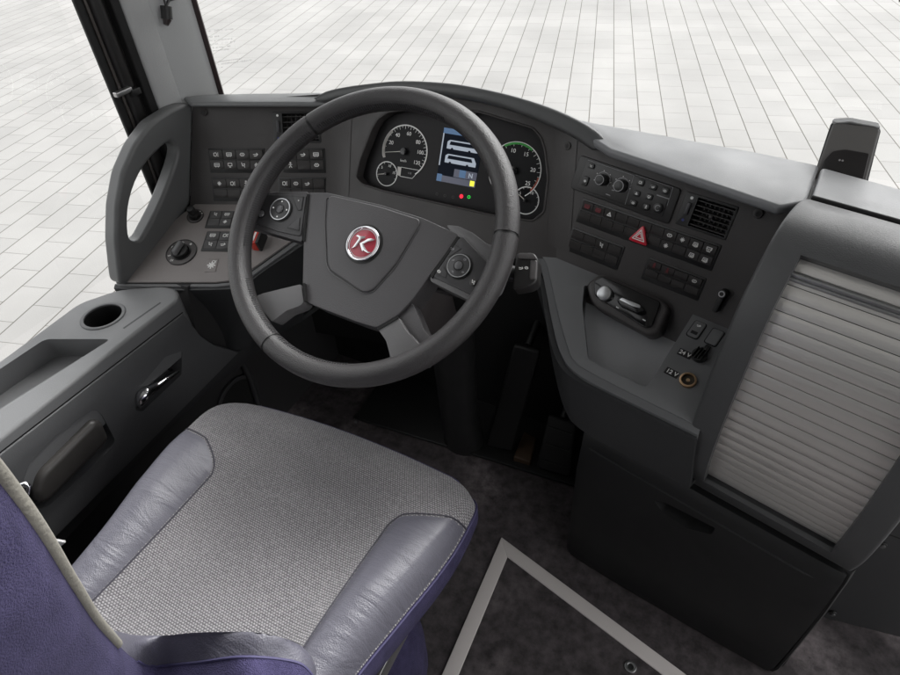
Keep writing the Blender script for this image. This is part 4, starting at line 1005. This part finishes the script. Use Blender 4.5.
# ================================================================== PEDALS
def pedal(name, quad, label, cat, m, z0=.03, ribs=0):
    t = thing(name, label, cat, tuple(quad[0]))
    v = [Vector(q_) for q_ in quad]; n_ = (v[1]-v[0]).cross(v[3]-v[0]).normalized()
    if n_.z < 0: n_ = -n_
    M = Matrix.Identity(4)
    p2 = [v_-n_*.02 for v_ in v]
    o_ = mesh('pedal_pad', v+p2, [[0,1,2,3],[7,6,5,4],[0,4,5,1],[1,5,6,2],[2,6,7,3],[3,7,4,0]], m, t, None, .008, 4)
    for k in range(ribs):
        s_ = (k+.6)/(ribs+.2); a = v[0].lerp(v[3], s_).lerp(v[1].lerp(v[2], s_), .12); b = v[0].lerp(v[3], s_).lerp(v[1].lerp(v[2], s_), .88)
        tube('pad_rib', [a+n_*.001, b+n_*.001], .0025, m, o_, n=6)
    tube('pedal_arm', [(v[2]+v[3])/2-n_*.015, Vector((((v[2]+v[3])/2).x, 1.13, ((v[2]+v[3])/2).z+.05))], .009, BLACK, t)
    return t, n_
t, n_ = pedal('accelerator_pedal', [UZ(485,446,.035), UZ(512,452,.035), UY(541,352,1.0), UY(514,345,1.0)], 'long black accelerator pedal plate standing up from the floor in the footwell', 'pedal', PEDAL, ribs=0)
for x, y in ((491.5,435.5),(508.5,443.5)):
    c = UZ(x, y, .05); box('pedal_screw', (c.x, c.y, c.z), (.007, .007, .004), CHROME, t, bevel=.001)
pedal('brake_pedal', [UZ(536,468,.03), UZ(570,478,.03), UY(577,425,.98), UY(548,415,.98)], 'low black brake pedal plate beside the bin in the footwell', 'pedal', PEDAL, ribs=3)
t = thing('footwell_block', 'small brown block between the two pedals in the footwell', 'block', tuple(UZ(520,460,0)))
q0 = [UZ(513,464,0), UZ(530,469,0), UZ(536,445,0), UZ(524,438,0)]
mesh('block_body', q0+[p+Vector((0, 0, .03)) for p in q0], [[3,2,1,0],[4,5,6,7],[0,1,5,4],[1,2,6,5],[2,3,7,6],[3,0,4,7]], BROWN, t, None, .004)
# threshold rail at the pedal plate
ra, rb = UZ(470, 455, .006), UZ(574, 487, .006)
t = thing('pedal_plate', 'black plate under the pedals with a thin front edge', 'plate', tuple(ra))
dd = (rb-ra).normalized(); nn = Vector((-dd.y, dd.x, 0))
qq = [ra-dd*.35, rb, rb+nn*.3, ra+nn*.3-dd*.35]
mesh('plate', qq+[p+Vector((0, 0, .008)) for p in qq], [[3,2,1,0],[4,5,6,7],[0,1,5,4],[1,2,6,5],[2,3,7,6],[3,0,4,7]], BLACK, t, None, .002)
c = UZ(355.5, 421, .02); sc_ = cyl('plate_screw', Plane((c.x, c.y, .0145), 0, 90), (0, 0), .0045, 0, .003, SATIN, t, .001)

# ================================================================== DRIVER SEAT
seat = thing('driver_seat', 'driver seat with woven grey cushion, violet grey leather bolsters and purple velour sides', 'seat', (-.5, .2, 0))
SXc, SHW = -.500, .262
def hwid(y):
    K_ = [(-.1, .212), (0, .212), (.10, .216), (.20, .229), (.30, .250), (.38, .265), (.44, .269), (.50, .265), (.56, .26), (.62, .25)]
    for i in range(1, len(K_)-2):
        if y <= K_[i+1][0] or i == len(K_)-3:
            t = max(0, min(1, (y-K_[i][0])/(K_[i+1][0]-K_[i][0]))); p0, p1, p2, p3 = (K_[i+k][1] for k in (-1, 0, 1, 2))
            return .5*((2*p1)+(p2-p0)*t+(2*p0-5*p1+4*p2-p3)*t*t+(3*p1-p0-3*p2+p3)*t**3)
def seat_out(t, s=0):  # half width at y
    y0, y1 = .0, .515
    y = y0+(y1-y0)*t
    hw = hwid(y)
    c_ = .13 if s > 0 else .22; t0 = .90 if s > 0 else .84
    if t > t0: k = (t-t0)/(1-t0); hw *= (math.sqrt(max(0, 1-(k*.995)**2.6))*c_+1-c_)
    return y, hw
def seat_pt(s, t, lift=0):
    y, hw = seat_out(t, s)
    x = SXc+s*hw
    a = abs(s)
    # side crown and front roll
    z = .498
    z += .022*math.exp(-((a-.80)/.17)**2)*(1-max(0, min(1, (t-.55)/.33)))*(1 if t < .9 else 1)      # bolster hump
    z -= .010*(1-a**2)*math.exp(-((t-.35)/.35)**2)
    if a > .90: z -= .030*((a-.90)/.10)**2
    if t > .86: z -= .030*((t-.86)/.14)**2
    y += .018*(1-(s*.9)**2)*t**3
    y += .035*s*0
    z += .018*max(0, (.25-t)/.25)**1.5
    return Vector((x, y, z+lift))
NS_, NT = 56, 60
def inreg(s, t):
    # inner border of the bolsters: straight line which rounds outward near the front
    b = .60+.02*(1-t)
    tf = .835
    if s > 0: tf = .86
    lim = tf-.10*max(0, 1-(abs(s)-b)/.18)**2.2
    return abs(s) > b and t < lim
ss = [-1+2*i/NS_ for i in range(NS_+1)]; ts = [i/NT for i in range(NT+1)]
def region(name, m, test, lift, parent):
    vi = {}; v = []; f = []
    def vid(i, k):
        if (i, k) not in vi: vi[(i, k)] = len(v); v.append(seat_pt(ss[i], ts[k], lift(ss[i], ts[k])))
        return vi[(i, k)]
    for i in range(NS_):
        for k in range(NT):
            if test((ss[i]+ss[i+1])/2, (ts[k]+ts[k+1])/2): f.append([vid(i, k), vid(i+1, k), vid(i+1, k+1), vid(i, k+1)])
    return mesh(name, v, f, m, parent, ang=80, subsurf=1)
# finer parametric patches for the bolsters so the seam is smooth
def bolster(sgn):
    rows = []; n1, n2 = 40, 18
    tf = .85 if sgn > 0 else .84
    for j in range(n1+1):
        q_ = j/n1
        row = []
        for i in range(n2+1):
            p = i/n2
            yy_ = .515*q_*(.80 if sgn > 0 else .68); b = (.158+.013*q_ if sgn > 0 else .142)/hwid(yy_)
            s_ = b+(1.0-b)*p
            if sgn > 0: lim = .775+.085*p**.8-.03*max(0, 1-p/.12)**2
            else: lim = .675+.10*min(1, p/.45)**.6+.03*max(0, p-.45)-.015*max(0, (p-.85)/.15)
            t_ = q_*lim
            edge = min(p, 1-p, (1-q_)*1.5)*1.0
            puff = .008*min(1, edge/.16)**.5 - .0015
            row.append(seat_pt(sgn*s_, t_, puff))
        rows.append(row)
    o_ = grid('bolster', rows, SLEATH, cush, ang=80)
    pth = [rows[j][0]+Vector((0, 0, .0012)) for j in range(n1+1)] + [rows[n1][i]+Vector((0, 0, .0012)) for i in range(1, n2+1)]
    tube('bolster_seam', pth, .0016, mat('seam dark', (.03,.028,.04), .6), o_, n=6)
    return o_
cush = grid('seat_cushion', [[seat_pt(s, t) for s in ss] for t in ts], FABRIC, seat, ang=80)
bolster(-1); bolster(1)
# velour side band following the outline
outl = [(-1, t) for t in ts] + [(s, 1) for s in ss[1:-1]] + [(1, t) for t in ts[::-1]]
r0 = [seat_pt(s, t) for s, t in outl]
cc_ = Vector((SXc, .25, 0))
rows = [r0]
for dz, k in ((-.012, 1.012), (-.035, 1.012), (-.07, .985), (-.105, .90)):
    rows.append([Vector((cc_.x+(p.x-cc_.x)*k, cc_.y+(p.y-cc_.y)*k, p.z+dz)) for p in r0])
grid('cushion_side', rows, VELVET, seat, ang=80)
tube('edge_stitching', [p+Vector((0, 0, -.004)) for p in [Vector((cc_.x+(q.x-cc_.x)*1.006, cc_.y+(q.y-cc_.y)*1.006, q.z)) for q in r0]], .0018, VSTITCH, seat, n=6)
# pan, rail and suspension
prism('seat_pan', None, [(-.72, -.05), (-.29, -.05), (-.29, .42), (-.72, .42)], .30, .405, MDARK, seat, .02)
prism('seat_rail', None, [(-.315, -.1), (-.295, -.1), (-.295, .36), (-.315, .36)], .26, .30, STEEL, seat, .003)
prism('suspension_cover', None, rnd([(-.68, -.08), (-.32, -.08), (-.32, .40), (-.68, .40)], .05), .02, .30, MDARK, seat, .01)
rows = []
for z_, r_ in ((.02, .055), (.05, .06), (.16, .06), (.25, .05), (.28, .03)):
    rows.append([Vector((-.345+math.cos(2*PI*i/24)*r_, .335+math.sin(2*PI*i/24)*r_*1.3, z_)) for i in range(24)])
grid('velour_bellows', rows, VELVET, seat, closed=True, caps=True, ang=60)
# backrest: closed loft, sections follow the right front edge piping
# each: (edge point, width-centre x, front bulge)
edge = [UY(-40,430,.045), UY(0,475,.05), UY(40,530,.05), UY(75,587,.050), UY(105,630,.054), UY(143,664,.066), UY(190,663,.083), UY(240,657,.100), UY(285,660,.118), UY(306,668,.123), UY(316,690,.118), UY(310,730,.10)]
edge_s = smoothcurve(edge, 6)
side_v, front_v = [], []
rows = []
for i, p in enumerate(edge_s):
    t = i/(len(edge_s)-1)
    rows.append([p, p+Vector((.012, -.012, -.002)), p+Vector((.018, -.05, -.006)), p+Vector((.010, -.10, -.02)), p+Vector((-.03, -.13, -.03)), p+Vector((-.2, -.15, -.04))])
grid('backrest_cover', rows, VELVET, seat, ang=80)
k0 = 6*4-1
tube('edge_piping', edge_s[:k0+4], .0036, PIPING, seat, n=8)
tube('edge_stitching', edge_s[k0+6:], .0014, VSTITCH, seat, n=6)
# leather face in front of it
sil = {0: .02}
rows = []
silpx = [(84,622),(92,634),(110,638),(150,637.5),(190,633),(230,632),(262,634),(290,642),(303,652),(312,668)]
silw = [UY(x, y, yy) for (x, y), yy in zip(silpx, (.062,.066,.072,.085,.098,.112,.122,.132,.138,.135))]
silw = resamp(smoothcurve(silw, 6), 40)
edw = resamp(edge_s[6*4-3:6*10], 40)
for a, b in zip(edw, silw):
    m_ = a.lerp(b, .5)+Vector((0, .006, .008))
    rows.append([a, a.lerp(b, .25)+Vector((0, .005, .006)), m_, a.lerp(b, .8)+Vector((0, .004, .004)), b, b+Vector((-.02, .0, -.05)), b+Vector((-.06, -.04, -.10))])
grid('backrest_leather', rows, SLEATH, seat, ang=80)
# inboard belt stalk
bk = thing('belt_buckle', 'small chrome seat belt buckle hanging beside the purple backrest edge', 'buckle', tuple(UX(22,490,-.80)))
BP = Plane(UX(20, 490, -.80), 30, 20)
prism('buckle_plate', BP, rnd(BP.pts([(14,486),(24,483),(30,487),(29,497),(20,500)]), .004), -.006, 0, CHROME, bk, .0015)
prism('buckle_slot', BP, rnd(BP.pts([(20,488),(26,487),(26,494),(21,495)]), .001), 0, .001, BLACK, bk)
prism('belt_webbing', BP, BP.pts([(10,490),(17,487),(20,499),(-20,540),(-30,520)]), -.005, -.002, mat('webbing', (.03,.03,.035), .8), bk)
bk2 = thing('seat_bracket', 'small pale triangular metal bracket between seat cushion and side console', 'bracket', tuple(UX(55,548,-.80)))
BQ = Plane(UX(55, 545, -.80), 60, 10)
prism('bracket_plate', BQ, BQ.pts([(51,540),(66,542.5),(49,556)]), -.006, 0, mat('pale bracket', (.45,.45,.45), .5), bk2, .001)

# ================================================================== SIDE CONSOLE (left)
side = thing('side_console', 'dark grey side console under the driver window with cup holder, tray and chrome door handle', 'side console', (-1.0, .2, 0))
ZL = .565; XW = -.955
def lz(x, y, z=ZL): q = UZ(x, y, z); return (q.x, q.y)
fr_ = UX(182, 297, XW); 
led = [(XW, -.7), (XW, .632), (-.985, .655), (-1.02, .652), (-1.10, .607), (-1.142, .54), (-1.132, .35), (-1.132, -.7)]
ledge = prism('ledge', None, rnd(led, [0,.02,.01,.02,.02,.02,0,0], 4), .44, ZL, mat('ledge grey', (.145,.147,.15), .42, grain=.3, gscale=600, var=.07), side, .007, 4)
trp = rnd([lz(45,339), lz(111,339), lz(0,409), (lz(0,409)[0]+.02, -.4), (-1.112, -.4), lz(0,369)], .012, 4)
cc1 = lz(103, 316)
cutters = [prism('cutter', None, trp, ZL-.045, ZL+.1, GREY), prism('cutter', None, disc(cc1, .0385, 48), ZL-.085, ZL+.1, GREY)]
cut(ledge, cutters)
PT = Plane((cc1[0], cc1[1], ZL), 0, 90)
ch = ring('cup_holder', PT, (0, 0), .0355, .043, -.003, .0018, SIDE, side, bevel=.0015)
prism('cup_well', PT, disc((0, 0), .0375, 40), -.084, -.078, BLACK, ch)
rows = [[Vector((math.cos(2*PI*i/40)*r_, math.sin(2*PI*i/40)*r_, z_)) for i in range(40)] for z_, r_ in ((-.001, .0365), (-.08, .034))]
grid('cup_wall', rows, BLACK, ch, PT.mat(), closed=True)
# narrow card slot
s0, s1 = Vector(lz(160,303)), Vector(lz(124,328))
strokes('card_slot', Plane((0, 0, ZL), 0, 90), [((s0.x, s0.y), (s1.x, s1.y))], .0045, -.0002, mat('slot dark', (.03,.031,.032), .5), side)
# wall panel with seam, recesses
WLP = Plane((XW-.002, .3, .4), 90, 0)     # faces +x
wpx = [(-.9, .140), (-.9, -.09)]
def wl(px, w=0): return [WLP.uv(x, y, w) for x, y in px]
sm0, sm1 = WLP.uv(0, 452.7), WLP.uv(182, 313)
lo0, lo1 = WLP.uv(100, 490), WLP.uv(236, 353)
sl = (sm1[1]-sm0[1])/(sm1[0]-sm0[0]); sl2 = (lo1[1]-lo0[1])/(lo1[0]-lo0[0])
xr = sm1[0]; xl = -.9
pan = [(xl, sm0[1]+sl*(xl-sm0[0])), (xr, sm1[1]), *wl([(190,323),(200,336),(214,345),(238,352)]), (xl, lo0[1]+sl2*(xl-lo0[0]))]
wallp = prism('wall_panel_inner', WLP, pan, -.05, .004, SIDE, side, .003, 3)
hr = rnd(wl([(134,410),(137,388),(164,356),(181,350.5),(180,374),(141,411)]), .005)
ar = rnd(wl([(18,492),(28,462),(60,430),(92,409),(100,413),(114,440),(108,450),(45,508),(25,505)]), .012)
cut(wallp, [prism('cutter', WLP, hr, -.028, .05, GREY), prism('cutter', WLP, ar, -.016, .05, GREY)])
def wlp(x, y, w): return WLP.w(*WLP.uv(x, y, w), w)
dh = tube('door_handle', smoothcurve([wlp(139.5,406,.004), wlp(142,399,.012), wlp(146,393,.014), wlp(155,388,.010), wlp(166,380,.008), wlp(178,371.5,.004)], 5), [.006+.0065*math.sin(min(1, i/10)*PI*.62)-.0085*max(0, (i-8)/18) for i in range(26)], CHROME, side, n=16); tag(dh, 'polished chrome lever handle in its dark recess')
prism('handle_rod', WLP, rect((WLP.uv(167,362,-.02)), .006, .05), -.026, -.018, BLACK, dh, .001)
prism('armrest_pad', WLP, rnd(wl([(33,494),(38,474),(92,420),(101,421),(108,438),(100,448),(47,501),(38,503)], .008), .014, 5), -.016, .016, mat('armrest vinyl', (.045,.042,.040), .38, grain=.3), side, .012, 5)
# ledge fascia below top edge is the ledge side itself; gap line
strokes('panel_gap', WLP, [((xl, pan[0][1]+.002), (xr, sm1[1]+.002))], .0025, .0021, SEAM, side)
# lower rail and lower wall
rl = [(xl, lo0[1]+sl2*(xl-lo0[0])-.002), (lo1[0], lo1[1]-.002), *wl([(262,340),(268,345),(250,362),(205,396)]), (xl, lo0[1]+sl2*(xl-lo0[0])-.045)]
prism('lower_rail', WLP, rl, -.06, -.004, mat('rail grey', (.036,.036,.038), .42, grain=.2), side, .003)
prism('lower_wall', WLP, [(xl, -.40), (.82, -.40), (.82, .15), (.38, .15), (.35, .0), (.30, .02), (xl, .02)], -.09, -.03, mat('lower wall', (.030,.029,.030), .5), side)
# speaker opening with arched rib
c = WLP.uv(237, 402, -.03); ring('speaker_ring', WLP, c, .062, .074, -.03, -.022, mat('rail grey', (.036,.036,.038), .42, grain=.2), side, bevel=.002)
cyl('speaker_hole', WLP, c, .061, -.03, -.026, SEAM, side)
tube('wall_rib', [U(x, y, WLP.P-WLP.N*.02, WLP.N) for x, y in ((242,362),(250,378),(257,400),(262,420))], .008, mat('rail grey', (.036,.036,.038), .42, grain=.2), side)

# ================================================================== PILLAR, SEALS, GLASS
pil = thing('window_pillar', 'pale grey front window pillar with black rubber seals left of the windscreen', 'pillar', (-1.16, .95, .5))
XP = -1.172
def vpr(name, pts, z0, z1, m, bev=.003): return prism(name, None, pts, z0, z1, m, pil, bev, 3)
ytr = [UX(px, 0, XP).y for px in (127, 190)]
vpr('pillar_trim', [(-1.168, .935), (-1.150, .965), (-1.146, 1.045), (-1.153, 1.075), (-1.166, 1.082), (-1.22, 1.082), (-1.22, .92), (-1.18, .92)], .30, 2.26, TRIM, .006)
vpr('trim_roll', [(-1.158, .905), (-1.153, .915), (-1.150, .965), (-1.185, .965), (-1.20, .905)], .30, 2.26, mat('trim roll', (.50,.505,.505), .6, grain=.8, gscale=400), .008)
vpr('rubber_seal', [(-1.166, .888), (-1.160, .904), (-1.20, .904), (-1.20, .888)], .30, 2.26, RUBBER, .003)
vpr('frame_channel', [(-1.176, .849), (-1.172, .856), (-1.172, .874), (-1.180, .887), (-1.200, .887), (-1.186, .849)], .30, 2.26, MDARK, .005)
vpr('metal_bead', [(-1.176, .840), (-1.174, .844), (-1.178, .8485), (-1.186, .8485), (-1.186, .840)], .30, 2.26, mat('bead metal', (.10,.09,.085), .25, metal=.6), .001)
vpr('outer_seal', [(-1.180, .824), (-1.178, .839), (-1.188, .839), (-1.188, .824)], .30, 2.26, RUBBER, .002)
wse = vpr('windscreen_edge', [(-1.1525, 1.0755), (-1.147, 1.082), (-1.15, 1.088), (-1.175, 1.088), (-1.175, 1.0755)], .79, 2.05, mat('dark glass edge', (.05,.035,.035), .3), .0005)
c = UX(123, 91, -1.172)
box('latch_clip', (c.x+.004, c.y-.004, c.z), (.012, .04, .010), STEEL, pil, bevel=.002)
box('latch_clip', (c.x+.006, c.y+.022, c.z-.008), (.012, .022, .014), BLACK, pil, bevel=.002)
# ledge seal strip under the side window
# hanging connector
cn = thing('cable_connector', 'small black cable connector hanging in front of the pale window pillar', 'connector', tuple(UX(166, 20, -1.13)))
p1, p2, p3 = UX(166, 6, -1.13), UX(167, 19, -1.13), UX(166, 25, -1.13)
tube('cable', [UX(180, 0, -1.138)+Vector((0, .01, .05)), UX(178, -2, -1.138), UX(169, 0, -1.133), p1], .003, BLACK, cn)
tube('cable', [UX(160, -12, -1.133), UX(164, 0, -1.132), p1], .002, BLACK, cn)
tube('connector_body', [p1, p2], .011, BLACK, cn, n=8); tube('connector_tip', [p2, p3], [.009, .005], mat('brown black', (.03,.02,.02), .35), cn, n=8)
# windscreen
wsb = smoothcurve([Vector((-1.150, 1.084, 0)), Vector((-1.06, 1.12, 0)), Vector((-.85, 1.155, 0)), Vector((-.5, 1.18, 0)), Vector((0, 1.18, 0)), Vector((.5, 1.14, 0)), Vector((.95, 1.04, 0)), Vector((1.16, .9, 0))], 6)
rows = [[p+Vector((0, 0, z)) for p in wsb] for z in (.78, 1.2, 1.65)] + [[p+Vector((0, -.40, 2.26)) for p in wsb]]
ws = thing('windscreen', 'clear curved bus windscreen with faint small print near the left pillar', 'windscreen', (0, 1.18, .78))
grid('glass_pane', rows, GLASS, ws, ang=80)
# faint print on the glass (illegible lines in the photograph)
WT = Plane(UY(208, 50, 1.125), 17, 0)
faint = mat('faint grey print', (.42,.42,.42), .6)
lines = [((204.5,31.5),(234,29)), ((205,37.5),(220,36)), ((206.5,41.5),(233,38.5)), ((207,45),(236,41.5)), ((208,48.5),(231,46)), ((208,51.5),(233,48.8)), ((211,62.5),(242,58.5)), ((212,65.5),(252,60)), ((212.5,69.5),(223,67))]
sgs = []
for a, b in lines:
    a, b = Vector(WT.uv(*a)), Vector(WT.uv(*b)); n_ = int((b-a).length/.0042)
    for i in range(n_):
        if random.random() < .14: continue
        p = a.lerp(b, i/n_); h_ = random.uniform(.0012, .0022); k = random.random()
        sgs.append(((p.x, p.y-h_), (p.x+.0010*k, p.y+h_)))
        if k > .4: sgs.append(((p.x, p.y+h_*(k-.5)), (p.x+.0022, p.y+h_*(k-.5))))
strokes('window_print', WT, sgs, .0006, 0, faint, ws, .0001)
# side window
sw = thing('side_window', 'clear driver side window above the left console', 'window', (-1.2, 0, .55))
mesh('glass_pane', [(-1.2, -.9, .54), (-1.2, .806, .54), (-1.2, .806, 2.0), (-1.2, -.9, 2.0)], [[0, 1, 2, 3]], GLASS, sw)
prism('window_seal', None, [(-1.205, -.9), (-1.145, -.9), (-1.145, .50), (-1.205, .80)], .44, .485, RUBBER, sw, .003)

# ================================================================== WINDSCREEN SENSOR / CAMERA HOUSING
sn = thing('sensor_housing', 'dark grey wedge shaped sensor housing standing at the windscreen behind the right dash top', 'sensor housing', tuple(UY(845, 172, 1.1)))
SP = Plane(UY(850, 150, 1.10), -12, 38)
so_ = SP.pts([(815,170),(822,148),(831,121),(834,118.5),(850,117.5),(878,122.5),(882,127),(876,150),(866,190),(840,190),(812,180)])
prism('housing_back', SP, rnd(so_, .005), -.035, -.010, BLACK, sn, .004)
prism('housing_shell', SP, rnd(SP.pts([(816,172),(824,148),(833,123.5),(838,122.5),(876,126.5),(880,130),(874,152),(864,190),(812,182)]), .005), -.02, 0, mat('housing grey', (.13,.125,.12), .32), sn, .006, 4)
prism('housing_rim', SP, rnd(SP.pts([(832,121),(835,119),(850,118.2),(878,123.5),(880,128),(876,127),(850,122),(836,123)]), .001), -.010, .003, mat('pale rim', (.7,.7,.7), .4), sn, .001)
dk = prism('lens_panel', SP, rnd(SP.pts([(818,178),(824,160),(832,151.5),(845,149.5),(870,154),(862,186),(820,180)], .001), .004), -.002, .0035, mat('lens panel dark', (.022,.020,.020), .3), sn, .002)
for x, y in ((839.5,161),(842.5,161.5)): cyl('lens', SP, SP.uv(x, y), .0017, .0035, .005, CHROME, dk, n=12)

ma = thing('mirror_arm', 'dark rounded end of a mirror arm at the top right corner beyond the windscreen', 'mirror', tuple(UY(899, -4, 1.22)))
p_ = UY(899, -5, 1.22)
tube('arm_end', [p_+Vector((0, 0, .0)), p_+Vector((.03, 0, .01)), p_+Vector((.12, .02, .10))], [.010, .014, .015], mat('mirror arm dark', (.06,.055,.05), .4), ma, n=16)
# ================================================================== BUS BODY around (roof, walls) : shapes the daylight
body_ = thing('bus_body', 'grey bus bodywork enclosing the cab below the windscreen and around the driver', 'bus body', (0, 0, -.3))
CEIL = mat('ceiling lining', (.42, .42, .41), .8, grain=.3); LIN = mat('wall lining', (.20, .20, .205), .7)
PAINT = mat('bus paint', (.62, .62, .62), .3, coat=.5)
prism('roof', None, [(-1.23, -5), (1.25, -5), (1.25, .6), (.9, .72), (0, .80), (-.9, .75), (-1.23, .65)], 2.25, 2.35, CEIL, body_)
prism('front_panel', None, [(-1.23, 1.07), (-1.15, 1.10), (-.85, 1.17), (-.5, 1.19), (0, 1.195), (.5, 1.15), (1.0, 1.04), (1.2, .88), (1.26, .9), (1.0, 1.10), (.5, 1.21), (0, 1.24), (-.5, 1.235), (-.85, 1.215), (-1.23, 1.12)], -.5, .55, PAINT, body_)
prism('side_skin', None, [(-1.245, -5), (-1.208, -5), (-1.208, 1.07), (-1.245, 1.07)], -.5, .42, PAINT, body_)
prism('side_skin', None, [(-1.245, -5), (-1.16, -5), (-1.16, -.9), (-1.245, -.9)], -.5, 2.26, LIN, body_)
prism('wall_pillar', None, [(-1.245, -1.0), (-1.17, -1.0), (-1.17, -.88), (-1.245, -.88)], .5, 2.26, LIN, body_)
prism('rear_wall', None, [(-1.23, -5), (1.25, -5), (1.25, -4.95), (-1.23, -4.95)], -.3, 2.26, LIN, body_)
prism('right_wall', None, [(1.2, -5), (1.25, -5), (1.25, -.5), (1.2, -.5)], -.5, 1.0, LIN, body_)
prism('right_wall', None, [(1.2, -5), (1.25, -5), (1.25, -1.9), (1.2, -1.9)], 1.0, 2.26, LIN, body_)
prism('right_wall', None, [(1.2, -.62), (1.25, -.62), (1.25, -.5), (1.2, -.5)], 1.0, 2.26, LIN, body_)
prism('rear_floor', None, [(-1.16, -5), (1.2, -5), (1.2, -1.61), (-1.16, -1.61)], -.06, 0, SLATE, body_)

# ------------------------------------------------------------------ marks and printing deeper than a sub-part become part of that sub-part's own mesh
def merge_into(host, o_):
    for ch in list(o_.children): merge_into(host, ch)
    T = WM[host].inverted() @ WM[o_]
    me, src = host.data, o_.data
    remap = []
    for m_ in src.materials:
        i = me.materials.find(m_.name) if m_ else -1
        if i < 0: me.materials.append(m_); i = len(me.materials)-1
        remap.append(i)
    bm = bmesh.new(); bm.from_mesh(src)
    for f in bm.faces: f.material_index = remap[f.material_index] if remap else 0
    bm.transform(T)
    tmp = bpy.data.meshes.new('tmp'); bm.to_mesh(tmp); bm.free()
    bm = bmesh.new(); bm.from_mesh(me); bm.from_mesh(tmp); bm.to_mesh(me); bm.free()
    bpy.data.meshes.remove(tmp); bpy.data.objects.remove(o_, do_unlink=True)
def depth_of(o_):
    d = 0
    while o_.parent: o_ = o_.parent; d += 1
    return d
for host in [x for x in COL.objects if x.type == 'MESH' and depth_of(x) == 2 and len(x.children)]:
    for ch in list(host.children): merge_into(host, ch)

# ================================================================== CAMERA
cam = bpy.data.cameras.new('camera'); co = bpy.data.objects.new('camera', cam); COL.objects.link(co)
cam.sensor_width = 36; cam.lens = 36*FPX/900; cam.clip_start = .01; cam.clip_end = 500
Mx = Matrix.Identity(4)
for i, v_ in enumerate((CR, -CD, -CF)):
    for k in range(3): Mx[k][i] = v_[k]
Mx.translation = CAM; co.matrix_world = Mx
S.camera = co

# ================================================================== LIGHT
w = bpy.data.worlds.new('World'); S.world = w; w.use_nodes = True; nt = w.node_tree
sky = nt.nodes.new('ShaderNodeTexSky'); sky.sky_type = 'NISHITA'; sky.sun_disc = False
EL, AZ = 52, 20
sky.sun_elevation = D(EL); sky.sun_rotation = D(AZ); sky.dust_density = 4; sky.ozone_density = 1
hs = nt.nodes.new('ShaderNodeHueSaturation'); hs.inputs['Saturation'].default_value = .03
bg = nt.nodes['Background']; bg.inputs['Strength'].default_value = .15
nt.links.new(sky.outputs[0], hs.inputs['Color']); nt.links.new(hs.outputs[0], bg.inputs['Color'])
sun = bpy.data.lights.new('sun', 'SUN'); sun.energy = .6; sun.angle = D(50); sun.color = (1, .97, .93)
so2 = bpy.data.objects.new('sun', sun); COL.objects.link(so2)
az = D(AZ); el = D(EL)
dv = Vector((math.sin(az)*math.cos(el), math.cos(az)*math.cos(el), math.sin(el)))
so2.rotation_euler = dv.to_track_quat('Z', 'Y').to_euler()
vs = S.view_settings; S.display_settings.display_device = 'sRGB'
vs.view_transform = 'Standard'; vs.look = 'None'; vs.exposure = 1.8; vs.gamma = 1
S.render.engine = 'CYCLES'
S.cycles.max_bounces = 8; S.cycles.diffuse_bounces = 5; S.cycles.transparent_max_bounces = 12
